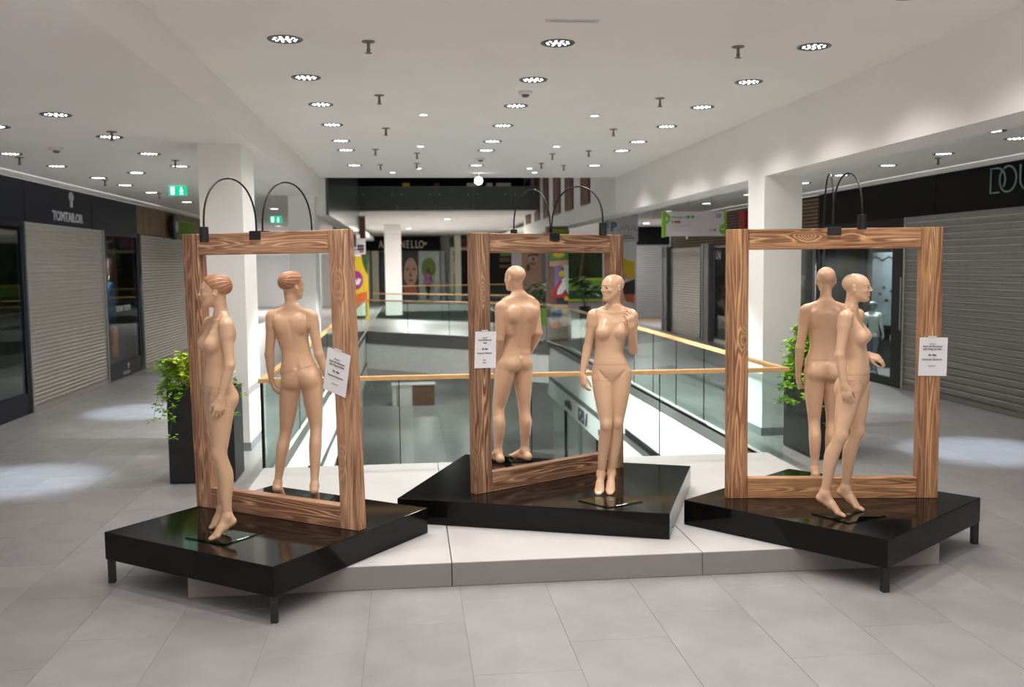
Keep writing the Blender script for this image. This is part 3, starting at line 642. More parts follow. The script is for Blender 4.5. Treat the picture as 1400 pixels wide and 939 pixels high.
# ---------------------------------------------------------------- poses, metres in each figure's own frame (across, depth, up)
POSES = {
 'side': dict(base=(-1.304, 6.606), dz=.02, hair=True,
  spine=((.84, .012, .0, -60), (.97, .012, 0, -60), (1.13, .012, 0, -58), (1.3, .022, 0, -57), (1.42, .03, 0, -56), (1.52, .045, 0, -62)),
  head=(.012, .0, 1.657, -80, 2, 0),
  legs=(((.052, -.066, .94), (.012, -.07, .585), (.045, -.055, .145), (-.035, -.105, .035), (-.079, -.13, .014), (-.85, -.53, 0)),
        ((-.028, .066, .94), (.012, .10, .575), (.012, .19, .14), (-.048, .165, .035), (-.076, .15, .014), (-.85, -.53, 0))),
  arms=(((.098, -.125, 1.432), (.094, -.158, 1.178), (.026, -.17, .964), (-.018, -.01, -.14), (-.53, .85, .0), 1, 22),
        ((-.045, .122, 1.432), (.0, .19, 1.17), (.02, .20, .96), (0, .02, -.14), (.53, -.85, 0), -1, 22))),
 'away': dict(base=(-.921, 7.56), dz=.02, hair=True,
  spine=((.84, .075, 0, 180), (.97, .070, 0, 180), (1.13, .045, 0, 180), (1.28, .010, 0, 180), (1.42, .014, 0, 180), (1.52, .02, 0, 175)),
  head=(.022, .0, 1.667, 138, 0, 0),
  legs=(((-.006, 0, .93), (-.058, .0, .545), (-.135, -.03, .14), (-.118, .035, .035), (-.108, .075, .012), (.1, 1, 0)),
        ((.150, 0, .95), (.176, -.05, .585), (.152, -.185, .155), (.150, -.13, .04), (.148, -.095, .012), (0, 1, 0))),
  arms=(((-.137, 0, 1.432), (-.168, -.01, 1.148), (-.16, .01, .942), (.04, .01, -.135), (.9, .2, .2), 1, 30),
        ((.165, 0, 1.425), (.214, -.02, 1.14), (.275, .0, .965), (.05, .02, -.13), (-1, 0, 0), -1, 25))),
 'male': dict(base=(.947, 8.742), dz=0., male=True, hs=1.1,
  spine=((.80, -.007, .08, 215), (.95, -.007, .08, 215), (1.12, .018, .08, 212), (1.32, .028, .08, 210), (1.45, .03, .08, 210), (1.56, .03, .08, 215)),
  head=(.0, .07, 1.686, 223, 0, 0),
  legs=(((-.079, .03, .90), (-.160, .03, .50), (-.168, .01, .085), (-.225, .11, .028), (-.255, .16, .02), (-.45, .85, 0)),
        ((.065, .13, .90), (.078, .10, .50), (.078, .11, .085), (-.01, .175, .028), (-.056, .205, .02), (-.6, .8, 0))),
  arms=(((-.122, -.03, 1.42), (-.140, -.035, 1.137), (-.172, .03, .92), (-.03, .05, -.14), (.75, .6, 0), 1, 30),
        ((.172, .18, 1.425), (.208, .145, 1.18), (.135, .24, 1.0), (-.08, .08, -.10), (-.8, -.3, 0), -1, 35))),
 'front': dict(base=(1.519, 7.419), dz=-.006,
  spine=((.84, .043, 0, -2), (.97, .043, 0, -2), (1.13, .023, 0, 0), (1.28, .038, 0, 0), (1.42, .055, 0, 0), (1.52, .058, 0, -15)),
  head=(.047, -.01, 1.627, -56, 0, 0), hs=.98,
  legs=(((-.033, 0, .93), (.0, -.05, .56), (-.043, .03, .15), (-.056, -.045, .035), (-.064, -.085, .014), (-.08, -1, 0)),
        ((.118, 0, .93), (.088, -.005, .57), (.040, .05, .15), (.031, -.035, .035), (.027, -.08, .014), (-.05, -1, 0))),
  arms=(((-.097, 0, 1.408), (-.145, .02, 1.150), (-.188, -.02, .955), (.01, -.025, -.14), (.75, .45, .0), -1, 32),
        ((.200, .0, 1.402), (.212, .03, 1.135), (.196, -.13, 1.325), (-.012, -.025, .13), (-.55, .8, .1), 1, 38))),
 'turned': dict(base=(3.046, 6.521), dz=-.003,
  spine=((.84, .082, 0, 52), (.97, .076, 0, 52), (1.13, .085, 0, 55), (1.28, .06, 0, 62), (1.42, .05, 0, 62), (1.52, .046, 0, 64)),
  hs=.95, head=(.080, -.01, 1.628, 64, 0, 0),
  legs=(((.03, -.06, .93), (-.020, -.10, .60), (-.122, -.015, .165), (-.025, -.055, .038), (.026, -.075, .014), (.85, -.5, 0)),
        ((.125, .06, .93), (.100, .06, .60), (.025, .155, .165), (.108, .108, .038), (.159, .088, .014), (.85, -.5, 0))),
  arms=(((-.016, -.13, 1.425), (-.030, -.165, 1.167), (.006, -.185, .962), (.035, -.005, -.14), (.4, .9, 0), -1, 24),
        ((.112, .13, 1.425), (.05, .18, 1.165), (.165, .06, 1.15), (.9, -.35, -.30), (.1, .5, -.8), 1, 30))),
 'behind': dict(base=(3.251, 7.390), dz=.012,
  spine=((.84, .034, 0, 174), (.97, .034, 0, 174), (1.13, .036, 0, 174), (1.28, .028, 0, 176), (1.42, .034, 0, 176), (1.52, .038, 0, 174)),
  head=(.038, .0, 1.666, 168, 0, 0),
  legs=(((-.044, 0, .93), (-.036, .0, .55), (-.026, -.05, .15), (-.03, .02, .035), (-.03, .06, .012), (-.02, 1, 0)),
        ((.112, 0, .93), (.108, .02, .55), (.085, .03, .15), (.085, .10, .035), (.085, .14, .012), (.05, 1, 0))),
  arms=(((-.118, 0, 1.42), (-.160, -.01, 1.13), (-.172, .02, .915), (.015, .03, -.13), (.9, .1, 0), 1, 30),
        ((.188, 0, 1.42), (.232, -.01, 1.14), (.24, .03, .93), (-.01, .03, -.13), (-.9, .1, 0), -1, 30))),
}

def settle(g):
    """joint positions were read across the view at the figure's own distance: carry those nearer or farther along their sight line"""
    b = np.array([*g['base'], 0.]); rh = np.array([math.cos(YAW_), -math.sin(YAW_), 0]); fh = np.array([math.sin(YAW_), math.cos(YAW_), 0]); lat, dep = b @ rh, b @ fh
    fx = lambda p: (p[0] + (lat + p[0]) * p[1] / dep, p[1], p[2])
    hf = lambda p: ((p[0] + fx(p)[0]) / 2, p[1], p[2])
    g['arms'] = tuple((hf(a[0]), fx(a[1]), fx(a[2]), *a[3:]) for a in g['arms']); g['legs'] = tuple((l[0], fx(l[1]), fx(l[2]), fx(l[3]), fx(l[4]), l[5]) for l in g['legs'])
YAW_ = math.atan2(0.103979, 0.991237)
for g in POSES.values(): settle(g)

# ---------------------------------------------------------------- balustrades round the void
def balustrade(label, pts, seams, group=None, h=1.03):
    """glass panes between floor channel and timber handrail along straight runs"""
    t = thing('glass_balustrade', label, 'railing', (*pts[0], 0), 0)
    L = [Vector((x - pts[0][0], y - pts[0][1], 0)) for x, y in pts]
    for a, b in zip(L, L[1:]):
        d = (b - a); ln = d.length; d.normalize(); n = max(1, round(ln / seams)); nn = Vector((-d.y, d.x, 0))
        ch = MB(); m = Matrix.Translation(a) @ Matrix(((d.x, nn.x, 0, 0), (d.y, nn.y, 0, 0), (0, 0, 1, 0), (0, 0, 0, 1)))
        ch.box((0, -.022, 0), (ln, .022, .022), m).build('floor_channel', 'plastic', t)
        for k in range(n):
            MB().box((ln * k / n + .004, -.008, .022), (ln * (k + 1) / n - .004, .008, h - .01), m).build('glass_pane', 'glass', t)
            if k: MB().box((ln * k / n - .004, -.007, .022), (ln * k / n + .004, .007, h - .01), m).build('pane_joint', 'frameblk', t)
    r = MB()
    for a, b in zip(L, L[1:]):
        d = (b - a).normalized(); nn = Vector((-d.y, d.x, 0)); m = Matrix.Translation(a) @ Matrix(((d.x, nn.x, 0, 0), (d.y, nn.y, 0, 0), (0, 0, 1, 0), (0, 0, 0, 1)))
        r.box((-.045, -.034, h - .012), ((b - a).length + .045, .034, h + .034), m)
    r.build('handrail', 'rail', t, bevel=.008)
    return t
balustrade('glass balustrade with beech handrail right behind the three display platforms', [(VX0, YV), (VX1, YV)], 1.36)
balustrade('glass balustrade with beech handrail running away beside the white column behind the left frame', [(VX0, YV + .10), (VX0, far_edge(VX0) - .15)], 1.5)
balustrade('glass balustrade with beech handrail running away towards the hanging white and green sign', [(VX1, YV + .05), (VX1 + .12, far_edge(VX1) - 3.2), (VX1 - .1, far_edge(VX1) - .4)], 1.5)
balustrade('far glass balustrade on the near edge of the bridge across the void', [(VX0 + .12, far_edge(VX0) - .11), (VX1 - .2, far_edge(VX1) - .1)], 2.0)
balustrade('far glass balustrade on the rear edge of the bridge across the void', [(VX0, far_edge(VX0) + 7.8), (VX1, far_edge(VX1) + 7.8)], 2.0)
balustrade('farthest glass balustrade in front of the shops with the dark haired face poster', [(-.5, 54.4), (6.6, 56.5)], 2.4)
p = thing('corner_post', 'black edge post at the left end of the glass behind the platforms', 'post', (VX0 - .012, YV, 0)); MB().box((-.012, -.03, 0), (.012, .03, 1.02)).build('upright', 'frameblk', p)
MB().box((-.03, -.05, 0), (.03, .05, .012)).build('foot_plate', 'steel', p)

# ---------------------------------------------------------------- podium and the three lacquered platforms
po = thing('display_podium', 'low pale grey podium of three modules under the black platforms', 'podium', (-1.5, 6.43, 0))
for k in range(3):
    w = 5.245 / 3; MB().box((k * w + .003, 0, 0), ((k + 1) * w - .003, 1.62, .166)).build('module', 'podium', po, bevel=.003); MB().box((k * w + .004, -.006, .004), ((k + 1) * w - .004, .0, .162)).build('front_panel', 'podfront', po)
    MB().box((k * w + .003, 1.626, 0), ((k + 1) * w - .003, 3.36, .166)).build('module', 'podium', po, bevel=.003)
def platform(label, poly, legs):
    c = np.mean(poly, 0); t = thing('display_platform', label, 'platform', (c[0], c[1], 0))
    P = [(x - c[0], y - c[1]) for x, y in poly]
    MB().prism(P, .168, .36).build('deck', 'lacquer', t, bevel=.0035)
    for k in legs:
        q = Vector(P[k]) * .965
        MB().box((q.x - .022, q.y - .022, 0), (q.x + .022, q.y + .022, .168)).build('leg', 'blackmat', t)
    return t
platform('black lacquered platform with two steel legs under the slightly leaning left frame', [(-2.14, 6.83), (-.86, 5.87), (.10, 7.18), (-1.18, 8.12)], (0, 1))
platform('broad black lacquered platform lying flat on the podium under the middle frame', [(-.13, 7.51), (1.85, 6.75), (2.48, 8.35), (.50, 9.20)], ())
platform('black lacquered platform with two steel legs under the right frame', [(2.07, 7.14), (3.08, 5.90), (4.33, 6.88), (3.30, 8.11)], (1, 2))

# ---------------------------------------------------------------- timber frames
def frame(label, A, d, length, z1=2.43, lean=0., depth=.085, pw=.16, w='p'):
    rz = math.atan2(d[1], d[0]); t = thing('timber_portal', label, 'frame', (A[0], A[1], .36), rz); H = z1 - .36
    def beam(name, x0, x1, a, b, m):
        mb = MB().box((-(x1 - x0) / 2, -depth / 2, -(b - a) / 2), ((x1 - x0) / 2, depth / 2, (b - a) / 2)); bmesh.ops.bevel(mb.bm, geom=list(mb.bm.edges), offset=.004, segments=1, affect='EDGES')
        cx, cz = (x0 + x1) / 2, (a + b) / 2
        for v in mb.bm.verts: v.co.x += lean * (v.co.z + cz)
        o = mb.build(name, m, t); o.location = (cx, depth / 2, cz); return o
    beam('post', 0, pw, 0, H, f'wood_{w}z'); beam('post', length - pw, length, 0, H, f'wood_{w}z')
    beam('head_beam', pw + .002, length - pw - .002, H - .157, H - .002, f'wood_{w}x'); beam('foot_beam', pw + .002, length - pw - .002, 0, .16, f'wood_{w}x')
    return t
FR = dict(L=((-1.656, 7.482), (.821, -.570), 1.555, -.026), C=((.494, 7.533), (.852, .523), 1.62, -.003), Rr=((2.404, 7.129), (.9906, -.137), 1.61, -.004))
frame('tall scorched timber frame leaning a little, on the left platform', FR['L'][0], FR['L'][1], 1.555, lean=-.026)
frame('tall scorched timber frame set askew on the middle platform, darkest grain', FR['C'][0], FR['C'][1], 1.62, w='d')
frame('tall scorched timber frame facing straight out on the right platform', FR['Rr'][0], FR['Rr'][1], 1.61, lean=-.004, w='o')

# arched lamps clamped on the head beams
def arch_lamp(label, key, s0, front, back):
    """front / back = (s along the beam, offset from the front face (minus = forward), lamp-head bottom z, arch top z)"""
    A, d, ln, lean = FR[key]; rz = math.atan2(d[1], d[0]); t = thing('arched_lamp', label, 'lamp', (A[0], A[1], .36), rz)
    z = 2.43 - .36
    MB().box((s0 - .05, -.012, z - .055), (s0 + .05, .097, z + .008)).build('clamp', 'blackmat', t, bevel=.003)
    for (s, off, zb, zt), q in ((front, -1), (back, 1)):
        hz = zb - .36; top = zt - .36; hh = .10
        st = Vector((s0 + (.01 if q > 0 else -.01), .042 + q * .02, z + .008)); en = Vector((s, off, hz + hh))
        pts = []
        for i in range(25):
            a = math.pi * i / 24; f = (1 - math.cos(a)) / 2; zl = st.z + (en.z - st.z) * f
            base = max(st.z, en.z); pts.append((st.x + (en.x - st.x) * f, st.y + (en.y - st.y) * f, zl + (top - zl) * (math.sin(a) ** .8)))
        MB().tube(pts, .0065, 8).build('arm', 'blackmat', t, smooth=True)
        h = MB().lathe([(.012, hh + .004), (.030, hh), (.031, 0), (.026, -.001), (.024, .012), (.004, .014)], (s, off, hz), 20).build('lamp_head', 'blackmat', t)
        MB().lathe([(.021, .008), (.020, .006)], (s, off, hz), 14).build('bulb', 'spotled' if False else 'plastic', h)
arch_lamp('pair of thin black arched lamps clamped on the left frame', 'L', .688, (.705, -.50, 2.350, 2.79), (.74, .55, 2.335, 2.80))
arch_lamp('pair of thin black arched lamps clamped on the middle frame', 'C', .825, (.86, -.55, 2.400, 2.80), (.85, .58, 2.385, 2.815))
arch_lamp('pair of thin black arched lamps clamped on the right frame', 'Rr', .79, (.825, -.52, 2.402, 2.815), (.86, .52, 2.33, 2.86))

# paper notices taped to the posts
def notice(label, o, u, v, w, h, lines):
    """o = top-left corner, u right, v up on the sheet"""
    o, u, v = map(lambda q: Vector(q), (o, u, v)); u.normalize(); v.normalize(); n = u.cross(v)
    t = thing('paper_notice', label, 'notice', o)
    mb = MB(); N = 6
    for i in range(N):
        for j in range(N):
            P = []
            for a, b in ((i, j), (i + 1, j), (i + 1, j + 1), (i, j + 1)):
                x, y = a / N, b / N; P.append(mb.bm.verts.new(u * (x * w) - v * (y * h) + n * (.003 + .006 * max(0, x - .5) ** 2 * 4 * y)))
            mb.bm.faces.new(P[::-1])
    bmesh.ops.remove_doubles(mb.bm, verts=mb.bm.verts, dist=1e-5); mb.build('sheet', 'paper', t, smooth=True)
    for y, s, sz, bo in lines:
        text('print', s, sz, 'ink', t, u * (w * .47) - v * (h * y) + n * .0055, u, v, .0004, bo, 1., 'CENTER')
    MB().slab([(.3 * w, -.004), (.6 * w, -.004), (.6 * w, .012), (.3 * w, .012)], (0, 0, 0), u, v, n, .0045).build('tape', 'plastic', t)
nl = lambda rows: rows
notice('white paper notice hanging askew on the right post of the left frame', (-.567 - .002, 6.725 - .003, 1.628), (.157, -.109, -.052), (.040, -.022, .291), .205, .295,
       [(.22, '(Skulptur)', .013, 0), (.30, 'Noch die Menschen', .017, .0004), (.37, 'kein Ding aus Stein', .017, .0004), (.52, '30. Mai', .021, .0006), (.63, 'Kunst im Zentrum', .018, .0004), (.80, 'Eintritt frei', .012, 0)])
notice('white paper notice on the left post of the middle frame', (.498 + .002, 7.535 - .004, 1.661), (.18, .11, -.010), (.012, .006, .286), .205, .290,
       [(.18, '(Skulptur)', .012, 0), (.25, 'Noch die Menschen', .016, .0003), (.33, 'Stein', .016, .0004), (.50, '30. Mai', .020, .0005), (.61, 'Kunst im Zentrum', .019, .0003), (.79, 'Gast', .013, .0003), (.86, 'Eintritt', .012, 0)])
notice('white paper notice on the right post of the right frame', (3.832 - .001, 6.931 - .004, 1.600), (.211, -.029, -.003), (.006, -.001, .292), .210, .292,
       [(.18, '(Skulptur)', .013, 0), (.25, 'Noch die Menschen', .018, .0004), (.32, 'kein Ding aus Stein', .018, .0004), (.48, '30. Mai', .021, .0006), (.59, 'Kunst im Zentrum', .020, .0004), (.75, 'Eintritt frei', .013, 0)])

# ---------------------------------------------------------------- mannequins
YAW = math.atan2(FW[0], FW[1])
def fig_matrix(base): return Matrix(((math.cos(YAW), math.sin(YAW), 0, base[0]), (-math.sin(YAW), math.cos(YAW), 0, base[1]), (0, 0, 1, .36), (0, 0, 0, 1)))
def np_mesh(name, v, q, m):
    me = bpy.data.meshes.new(name); me.vertices.add(len(v)); me.vertices.foreach_set('co', v.astype(np.float32).ravel())
    me.loops.add(q.size); me.loops.foreach_set('vertex_index', q.astype(np.int32).ravel())
    me.polygons.add(len(q)); me.polygons.foreach_set('loop_start', np.arange(0, q.size, 4, dtype=np.int32)); me.polygons.foreach_set('use_smooth', np.ones(len(q), bool))
    me.update(calc_edges=True); me.materials.append(M[m]); return me
def seam_lines(v, q, co, no, keep, r=.0010):
    """thin dark joint where a plane cuts the shell"""
    co, no = np.asarray(co, float), nrm(no); s = (v - co) @ no; sq = s[q]; hit = (sq.min(1) < 0) & (sq.max(1) >= 0); segs = []
    for f in q[hit]:
        P = []
        for a, b in zip(f, np.roll(f, -1)):
            if (s[a] < 0) != (s[b] < 0): t = s[a] / (s[a] - s[b]); P.append(v[a] + (v[b] - v[a]) * t)
        if len(P) >= 2 and keep((P[0] + P[1]) / 2): segs.append((P[0], P[1]))
    mb = MB()
    for a, b in segs:
        d = b - a; ln = np.linalg.norm(d)
        if ln < 1e-6: continue
        d /= ln; x = np.cross(d, no); x /= np.linalg.norm(x) + 1e-9; a = a - d * r * .4; b = b + d * r * .4
        R_ = [[mb.bm.verts.new(p + (x * math.cos(k) + no * math.sin(k)) * r) for k in (0, 1.57, 3.14, 4.71)] for p in (a, b)]
        for k in range(4): mb.bm.faces.new((R_[0][k], R_[0][(k + 1) % 4], R_[1][(k + 1) % 4], R_[1][k]))
    return mb
FIG = {}
def mannequin(key, label, h=.0035, seams=(), plug=None):
    g = POSES[key]; F, Wf, A, S = build_field(g); v, q = surface_net(F, h)
    o = link('mannequin', np_mesh('mannequin', v, q, 'skin')); o.matrix_world = Matrix.Translation((0, 0, .007 if g.get('male') else .004)) @ fig_matrix(g['base']); tag(o, label, 'mannequin', 'nude shop mannequins on the platforms')
    FIG[key] = (v, q)
    if g.get('hair'):
        hv, hq = surface_net(hair_field(Wf, A, g.get('hs', 1.)), .003); tag(link('hair', np_mesh('hair', hv, hq, 'hair'), o), 'sculpted reddish brown hair combed back')
    hs = g.get('hs', 1.)
    for sd in (-1, 1):
        e = Field(); c = Wf(sd * .0305, .0742, .0035); e.add(ell(c, A, (.0135 * hs, .0128 * hs, .0058 * hs)), .001); ev, eq = surface_net(e, .0022)
        link('eye', np_mesh('eye', ev, eq, 'eye'), o)
    for co, no, keep in seams: seam_lines(v, q, co, no, keep).build('seam', 'seam', o)
    if plug: MB().lathe([(.009, .003), (.009, -.003)], (0, 0, 0), 12).build('socket', 'seam', o).matrix_local = Matrix.Translation(plug) @ Matrix.Rotation(R(90), 4, 'X')
    return o
X_, Z_ = (1, 0, 0), (0, 0, 1)
near = lambda x0, x1, z0, z1: (lambda p: x0 < p[0] < x1 and z0 < p[2] < z1)
mannequin('side', 'mannequin with combed back hair seen from her left side, standing before the left frame', seams=(
    ((0, 0, 1.03), (.06, 0, 1), near(-.13, .14, 1.0, 1.06)), ((.03, -.168, .975), (.5, .1, 1), near(-.02, .075, .93, 1.02))))
mannequin('away', 'mannequin with combed back hair seen from behind through the left frame', h=.0045, plug=(.152, -.178, .30), seams=(
    ((.07, 0, 1.035), (-.27, 0, 1), near(-.09, .24, .97, 1.12)), ((-.112, 0, 1.4), (1, 0, .05), near(-.2, -.05, 1.33, 1.5)), ((.140, 0, 1.4), (1, 0, -.02), near(.05, .2, 1.33, 1.5)),
    ((0, 0, .885), (.12, .0, 1), near(-.09, .06, .8, .93))))
mannequin('male', 'bald male mannequin seen from behind through the middle frame', h=.0045, plug=(.125, .075, .31), seams=(
    ((0, .08, 1.035), (-.08, 0, 1), near(-.115, .16, 1.0, 1.07)), ((-.085, 0, 1.4), (1, .3, .1), near(-.14, -.03, 1.28, 1.55)), ((-.08, 0, .86), (.25, 0, 1), near(-.2, .0, .8, .93))))
mannequin('front', 'bald mannequin facing out with one hand raised to her shoulder, before the middle frame', seams=(
    ((0, 0, 1.035), Z_, near(-.115, .155, 1.0, 1.07)), ((-.075, 0, 1.4), (1, 0, .04), near(-.12, .0, 1.33, 1.47)), ((0, 0, .905), (.05, 0, 1), near(-.125, .03, .88, .94))))
mannequin('turned', 'bald mannequin turned towards the black shop front, on tiptoe before the right frame', seams=(
    ((0, 0, 1.025), (.02, 0, 1), near(-.02, .21, 1.0, 1.06)), ((.006, -.18, .985), (-.1, 0, 1), near(-.04, .045, .96, 1.0)), ((0, 0, .905), (-.06, 0, 1), near(-.06, .11, .88, .94))))
mannequin('behind', 'bald mannequin seen from behind through the right frame, beside a leafy planter', h=.0045, plug=(-.030, -.075, .30), seams=(
    ((0, 0, 1.035), Z_, near(-.11, .2, 1.0, 1.07)), ((-.09, 0, 1.4), (1, 0, .0), near(-.14, .0, 1.33, 1.47))))
def base_plate(label, P, z=.3605, t=.009, m='plate'):
    c = np.mean(P, 0); o = thing('base_plate', label, 'base plate', (*c, z)); MB().prism([(x - c[0], y - c[1]) for x, y in P], 0, t).build('glass_sheet', m, o, bevel=.0015)
    MB().lathe([(.016, t + .003), (.016, t), (.012, t)], (0, 0, 0), 14).build('fixing', 'steel', o)
base_plate('square glass base plate under the mannequin seen from her left side', [(-1.544, 6.592), (-1.244, 6.37), (-1.02, 6.66), (-1.33, 6.87)])
base_plate('square glass base plate under the mannequin with the raised hand', [(1.256, 7.223), (1.443, 6.969), (1.741, 7.117), (1.562, 7.37)])
base_plate('square glass base plate under the tiptoe mannequin before the right frame', [(2.853, 6.593), (3.0, 6.303), (3.355, 6.458), (3.202, 6.735)])
base_plate('glass base plate behind the foot beam of the left frame', [(-.90, 7.50), (-.66, 7.44), (-.62, 7.68), (-.87, 7.73)])
base_plate('dark glass base plate under the heel of the male mannequin', [(.84, 8.72), (1.10, 8.76), (1.06, 9.0), (.80, 8.96)])
base_plate('glass base plate behind the foot beam of the right frame', [(3.10, 7.32), (3.42, 7.30), (3.44, 7.58), (3.12, 7.60)])

# ---------------------------------------------------------------- planters with foliage
def leaves(mb, p, n, spread, size, droop, rng):
    for _ in range(n):
        a = rng.uniform(0, 6.283); q = Vector(p) + Vector((rng.gauss(0, spread), rng.gauss(0, spread), rng.gauss(0, spread * .7)))
        d = Vector((math.cos(a), math.sin(a), rng.uniform(-droop, .6))).normalized(); s = Vector((-math.sin(a), math.cos(a), rng.uniform(-.5, .5))).normalized(); nn = d.cross(s).normalized()
        L = size * rng.uniform(.6, 1.3); w = L * rng.uniform(.28, .42)
        v = [mb.bm.verts.new(q + x) for x in (Vector(), d * L * .45 + s * w + nn * L * .06, d * L, d * L * .45 - s * w + nn * L * .06)]
        m = mb.bm.verts.new(q + d * L * .5 - nn * L * .05)
        for i in range(4): mb.bm.faces.new((v[i], v[(i + 1) % 4], m))
def planter(label, x0, y0, x1, y1, h, plants):
    t = thing('planter', label, 'planter', ((x0 + x1) / 2, (y0 + y1) / 2, 0)); a, b = (x1 - x0) / 2, (y1 - y0) / 2
    MB().box((-a, -b, .01), (a, -b + .025, h)).box((-a, b - .025, .01), (a, b, h)).box((-a, -b + .025, .01), (-a + .025, b - .025, h)).box((a - .025, -b + .025, .01), (a, b - .025, h)).box((-a + .02, -b + .02, .01), (a - .02, b - .02, .05)).build('tub', 'planter', t)
    MB().box((-a + .04, -b + .04, 0), (a - .04, b - .04, .01)).build('plinth', 'dark', t)
    MB().box((-a + .026, -b + .026, h - .12), (a - .026, b - .026, h - .05)).build('soil', 'soil', t)
    for name, lab, cat, mleaf, seed, stems, size, dens, off in plants:
        rng = random.Random(seed); pl = thing(name, lab, cat, ((x0 + x1) / 2 + off[0], (y0 + y1) / 2 + off[1], h - .06)); fo, st = MB(), MB()
        for (dx, dy, top, out, sag) in stems:
            a_ = math.atan2(dy, dx) if (dx or dy) else rng.uniform(0, 6.28); pts = []
            for i in range(8):
                s = i / 7; pts.append(Vector((dx * .35 + math.cos(a_) * out * s, dy * .35 + math.sin(a_) * out * s, top * (1.9 * s - .9 * s * s) - sag * s ** 3)))
            st.tube(pts, [.004 * (1 - .6 * i / 7) for i in range(8)], 5)
            for i in range(2, 8): leaves(fo, pts[i], dens, .022, size, .5, rng)
        stuff(fo.build('foliage', mleaf, pl)); st.build('stem', 'stem', pl)
def ring(n, rad, top, out, sag, rng, var=.3): return [(rad * math.cos(6.283 * k / n + rng.uniform(-.3, .3)), rad * math.sin(6.283 * k / n + rng.uniform(-.3, .3)), top * rng.uniform(1 - var, 1 + var), out * rng.uniform(.6, 1.2), sag * rng.uniform(.5, 1.3)) for k in range(n)]
rg = random.Random(3)
planter('tall black planter box behind the left frame', -2.45, 9.93, -1.80, 10.45, .955, [
    ('creeper_plant', 'trailing green creeper spilling over the corner of the planter behind the left frame', 'plant', 'leaf', 5,
     [(-.6, -.3, .36, .16, .0), (-.62, -.35, .30, .18, .02), (-.7, -.3, .22, .20, .45), (-.4, -.1, .34, .16, .0), (-.3, -.3, .10, .22, .50), (-.38, -.05, .16, .26, .30), (.3, -.2, .34, .24, .05), (.38, -.1, .28, .3, .28), (.35, -.25, .12, .30, .30), (-.2, .1, .40, .18, .0), (.2, .1, .3, .2, 0), (-.5, -.1, .32, .14, .1), (-.66, -.2, .26, .16, .25), (-.5, -.35, .2, .15, .35)], .052, 12, (-.02, -.12)),
    ('fern_plant', 'bushy yellow green plant in the planter behind the left frame', 'plant', 'lime', 6, ring(20, .45, .30, .13, .04, rg) + ring(14, .25, .36, .08, .0, rg), .058, 16, (-.02, -.06))])
planter('tall black planter box to the right of the glass corner, behind the right frame', 4.40, 10.09, 4.80, 11.0, 1.0, [
    ('bushy_plant', 'bushy bright green plant overflowing the planter behind the right frame', 'plant', 'leaf', 8,
     ring(22, .40, .36, .20, .25, rg) + ring(18, .3, .46, .12, .02, rg) + ring(16, .42, .16, .24, .45, rg) + [(-.40, -.5, .2, .16, .45), (-.42, -.2, .2, .18, .55), (-.42, .1, .18, .2, .5), (-.4, .4, .18, .2, .55), (-.42, .7, .2, .18, .45), (.1, -.9, .2, .14, .6), (-.1, -.95, .15, .16, .7), (.3, -.9, .2, .14, .75), (-.3, -.9, .2, .16, .55)], .060, 15, (0, 0)),
    ('shrub_plant', 'yellow green upright shrub in the middle of the planter behind the right frame', 'plant', 'lime', 9, ring(18, .3, .58, .10, .0, rg), .055, 14, (.02, -.05))])

# ---------------------------------------------------------------- ceiling fixtures
def lens_cluster(m, n_ring=((0, 1), (.044, 6), (.088, 10)), r=.0125):
    b = MB()
    for rad, n in n_ring:
        for k in range(n):
            a = 6.2832 * k / n; b.lathe([(r, 0), (r * .8, -.002)], (rad * math.cos(a), rad * math.sin(a), -.0035), 8)
    return b.build('led_cluster', m, mesh_only=True)
RING = MB().lathe([(.120, 0), (.122, -.004), (.138, -.008), (.142, -.004), (.142, 0)], seg=28).build('trim_ring', 'ring', mesh_only=True)
WELL = MB().lathe([(.119, -.0005), (.119, -.002)], seg=24).build('lamp_well', 'well', mesh_only=True)
LEDS = lens_cluster('led')
def downlight(label, x, y, z, watts, group, ang=136, col=(1, .965, .92), blend=1., leds=LEDS):
    t = thing('recessed_downlight', label, 'ceiling lamp', (x, y, z), 0, group)
    link('trim_ring', RING, t); link('lamp_well', WELL, t); stuff(link('led_cluster', leds, t))
    if watts:
        l = bpy.data.lights.new('lamp_light', 'SPOT'); l.energy = watts; l.spot_size = R(ang); l.spot_blend = blend; l.shadow_soft_size = .09; l.color = col
        o = link('lamp_light', l, t, (0, 0, -.03))
ORD = 'nearest second third fourth fifth sixth seventh eighth ninth'.split()
for row, x in (('left', -.96), ('middle', 1.25), ('right', 3.45)):
    for i, y in enumerate((8.06, 9.65, 11.22, 12.8, 14.42, 15.55, 17.88)):
        downlight(f'{ORD[i]} downlight in the {row} row of the high main ceiling', x, y, ZC, LAMP, 'downlights of the main ceiling')
    for i, y in enumerate((6.46, 4.86, 3.26, 1.66, .06)): downlight(f'{ORD[i]} downlight of the {row} row over the open floor before the platforms', x, y, ZC, LAMP * .85, 'downlights over the open floor')
for i, (x, y) in enumerate(((-3.24, 9.5), (-3.22, 11.06), (-3.22, 12.66), (-3.2, 14.2))): downlight(f'{ORD[i]} downlight in the inner row of the low soffit towards the navy shop', x, y, ZS, SOFFIT, 'downlights of the left soffit')
for i, (x, y) in enumerate(((-4.89, 12.69), (-4.86, 14.19), (-4.86, 16.0), (-4.85, 17.4), (-4.84, 19.08), (-4.8, 21.84))): downlight(f'{ORD[i]} downlight in the outer row of the low soffit beside the navy shop', x, y, ZS, SOFFIT, 'downlights of the left soffit')
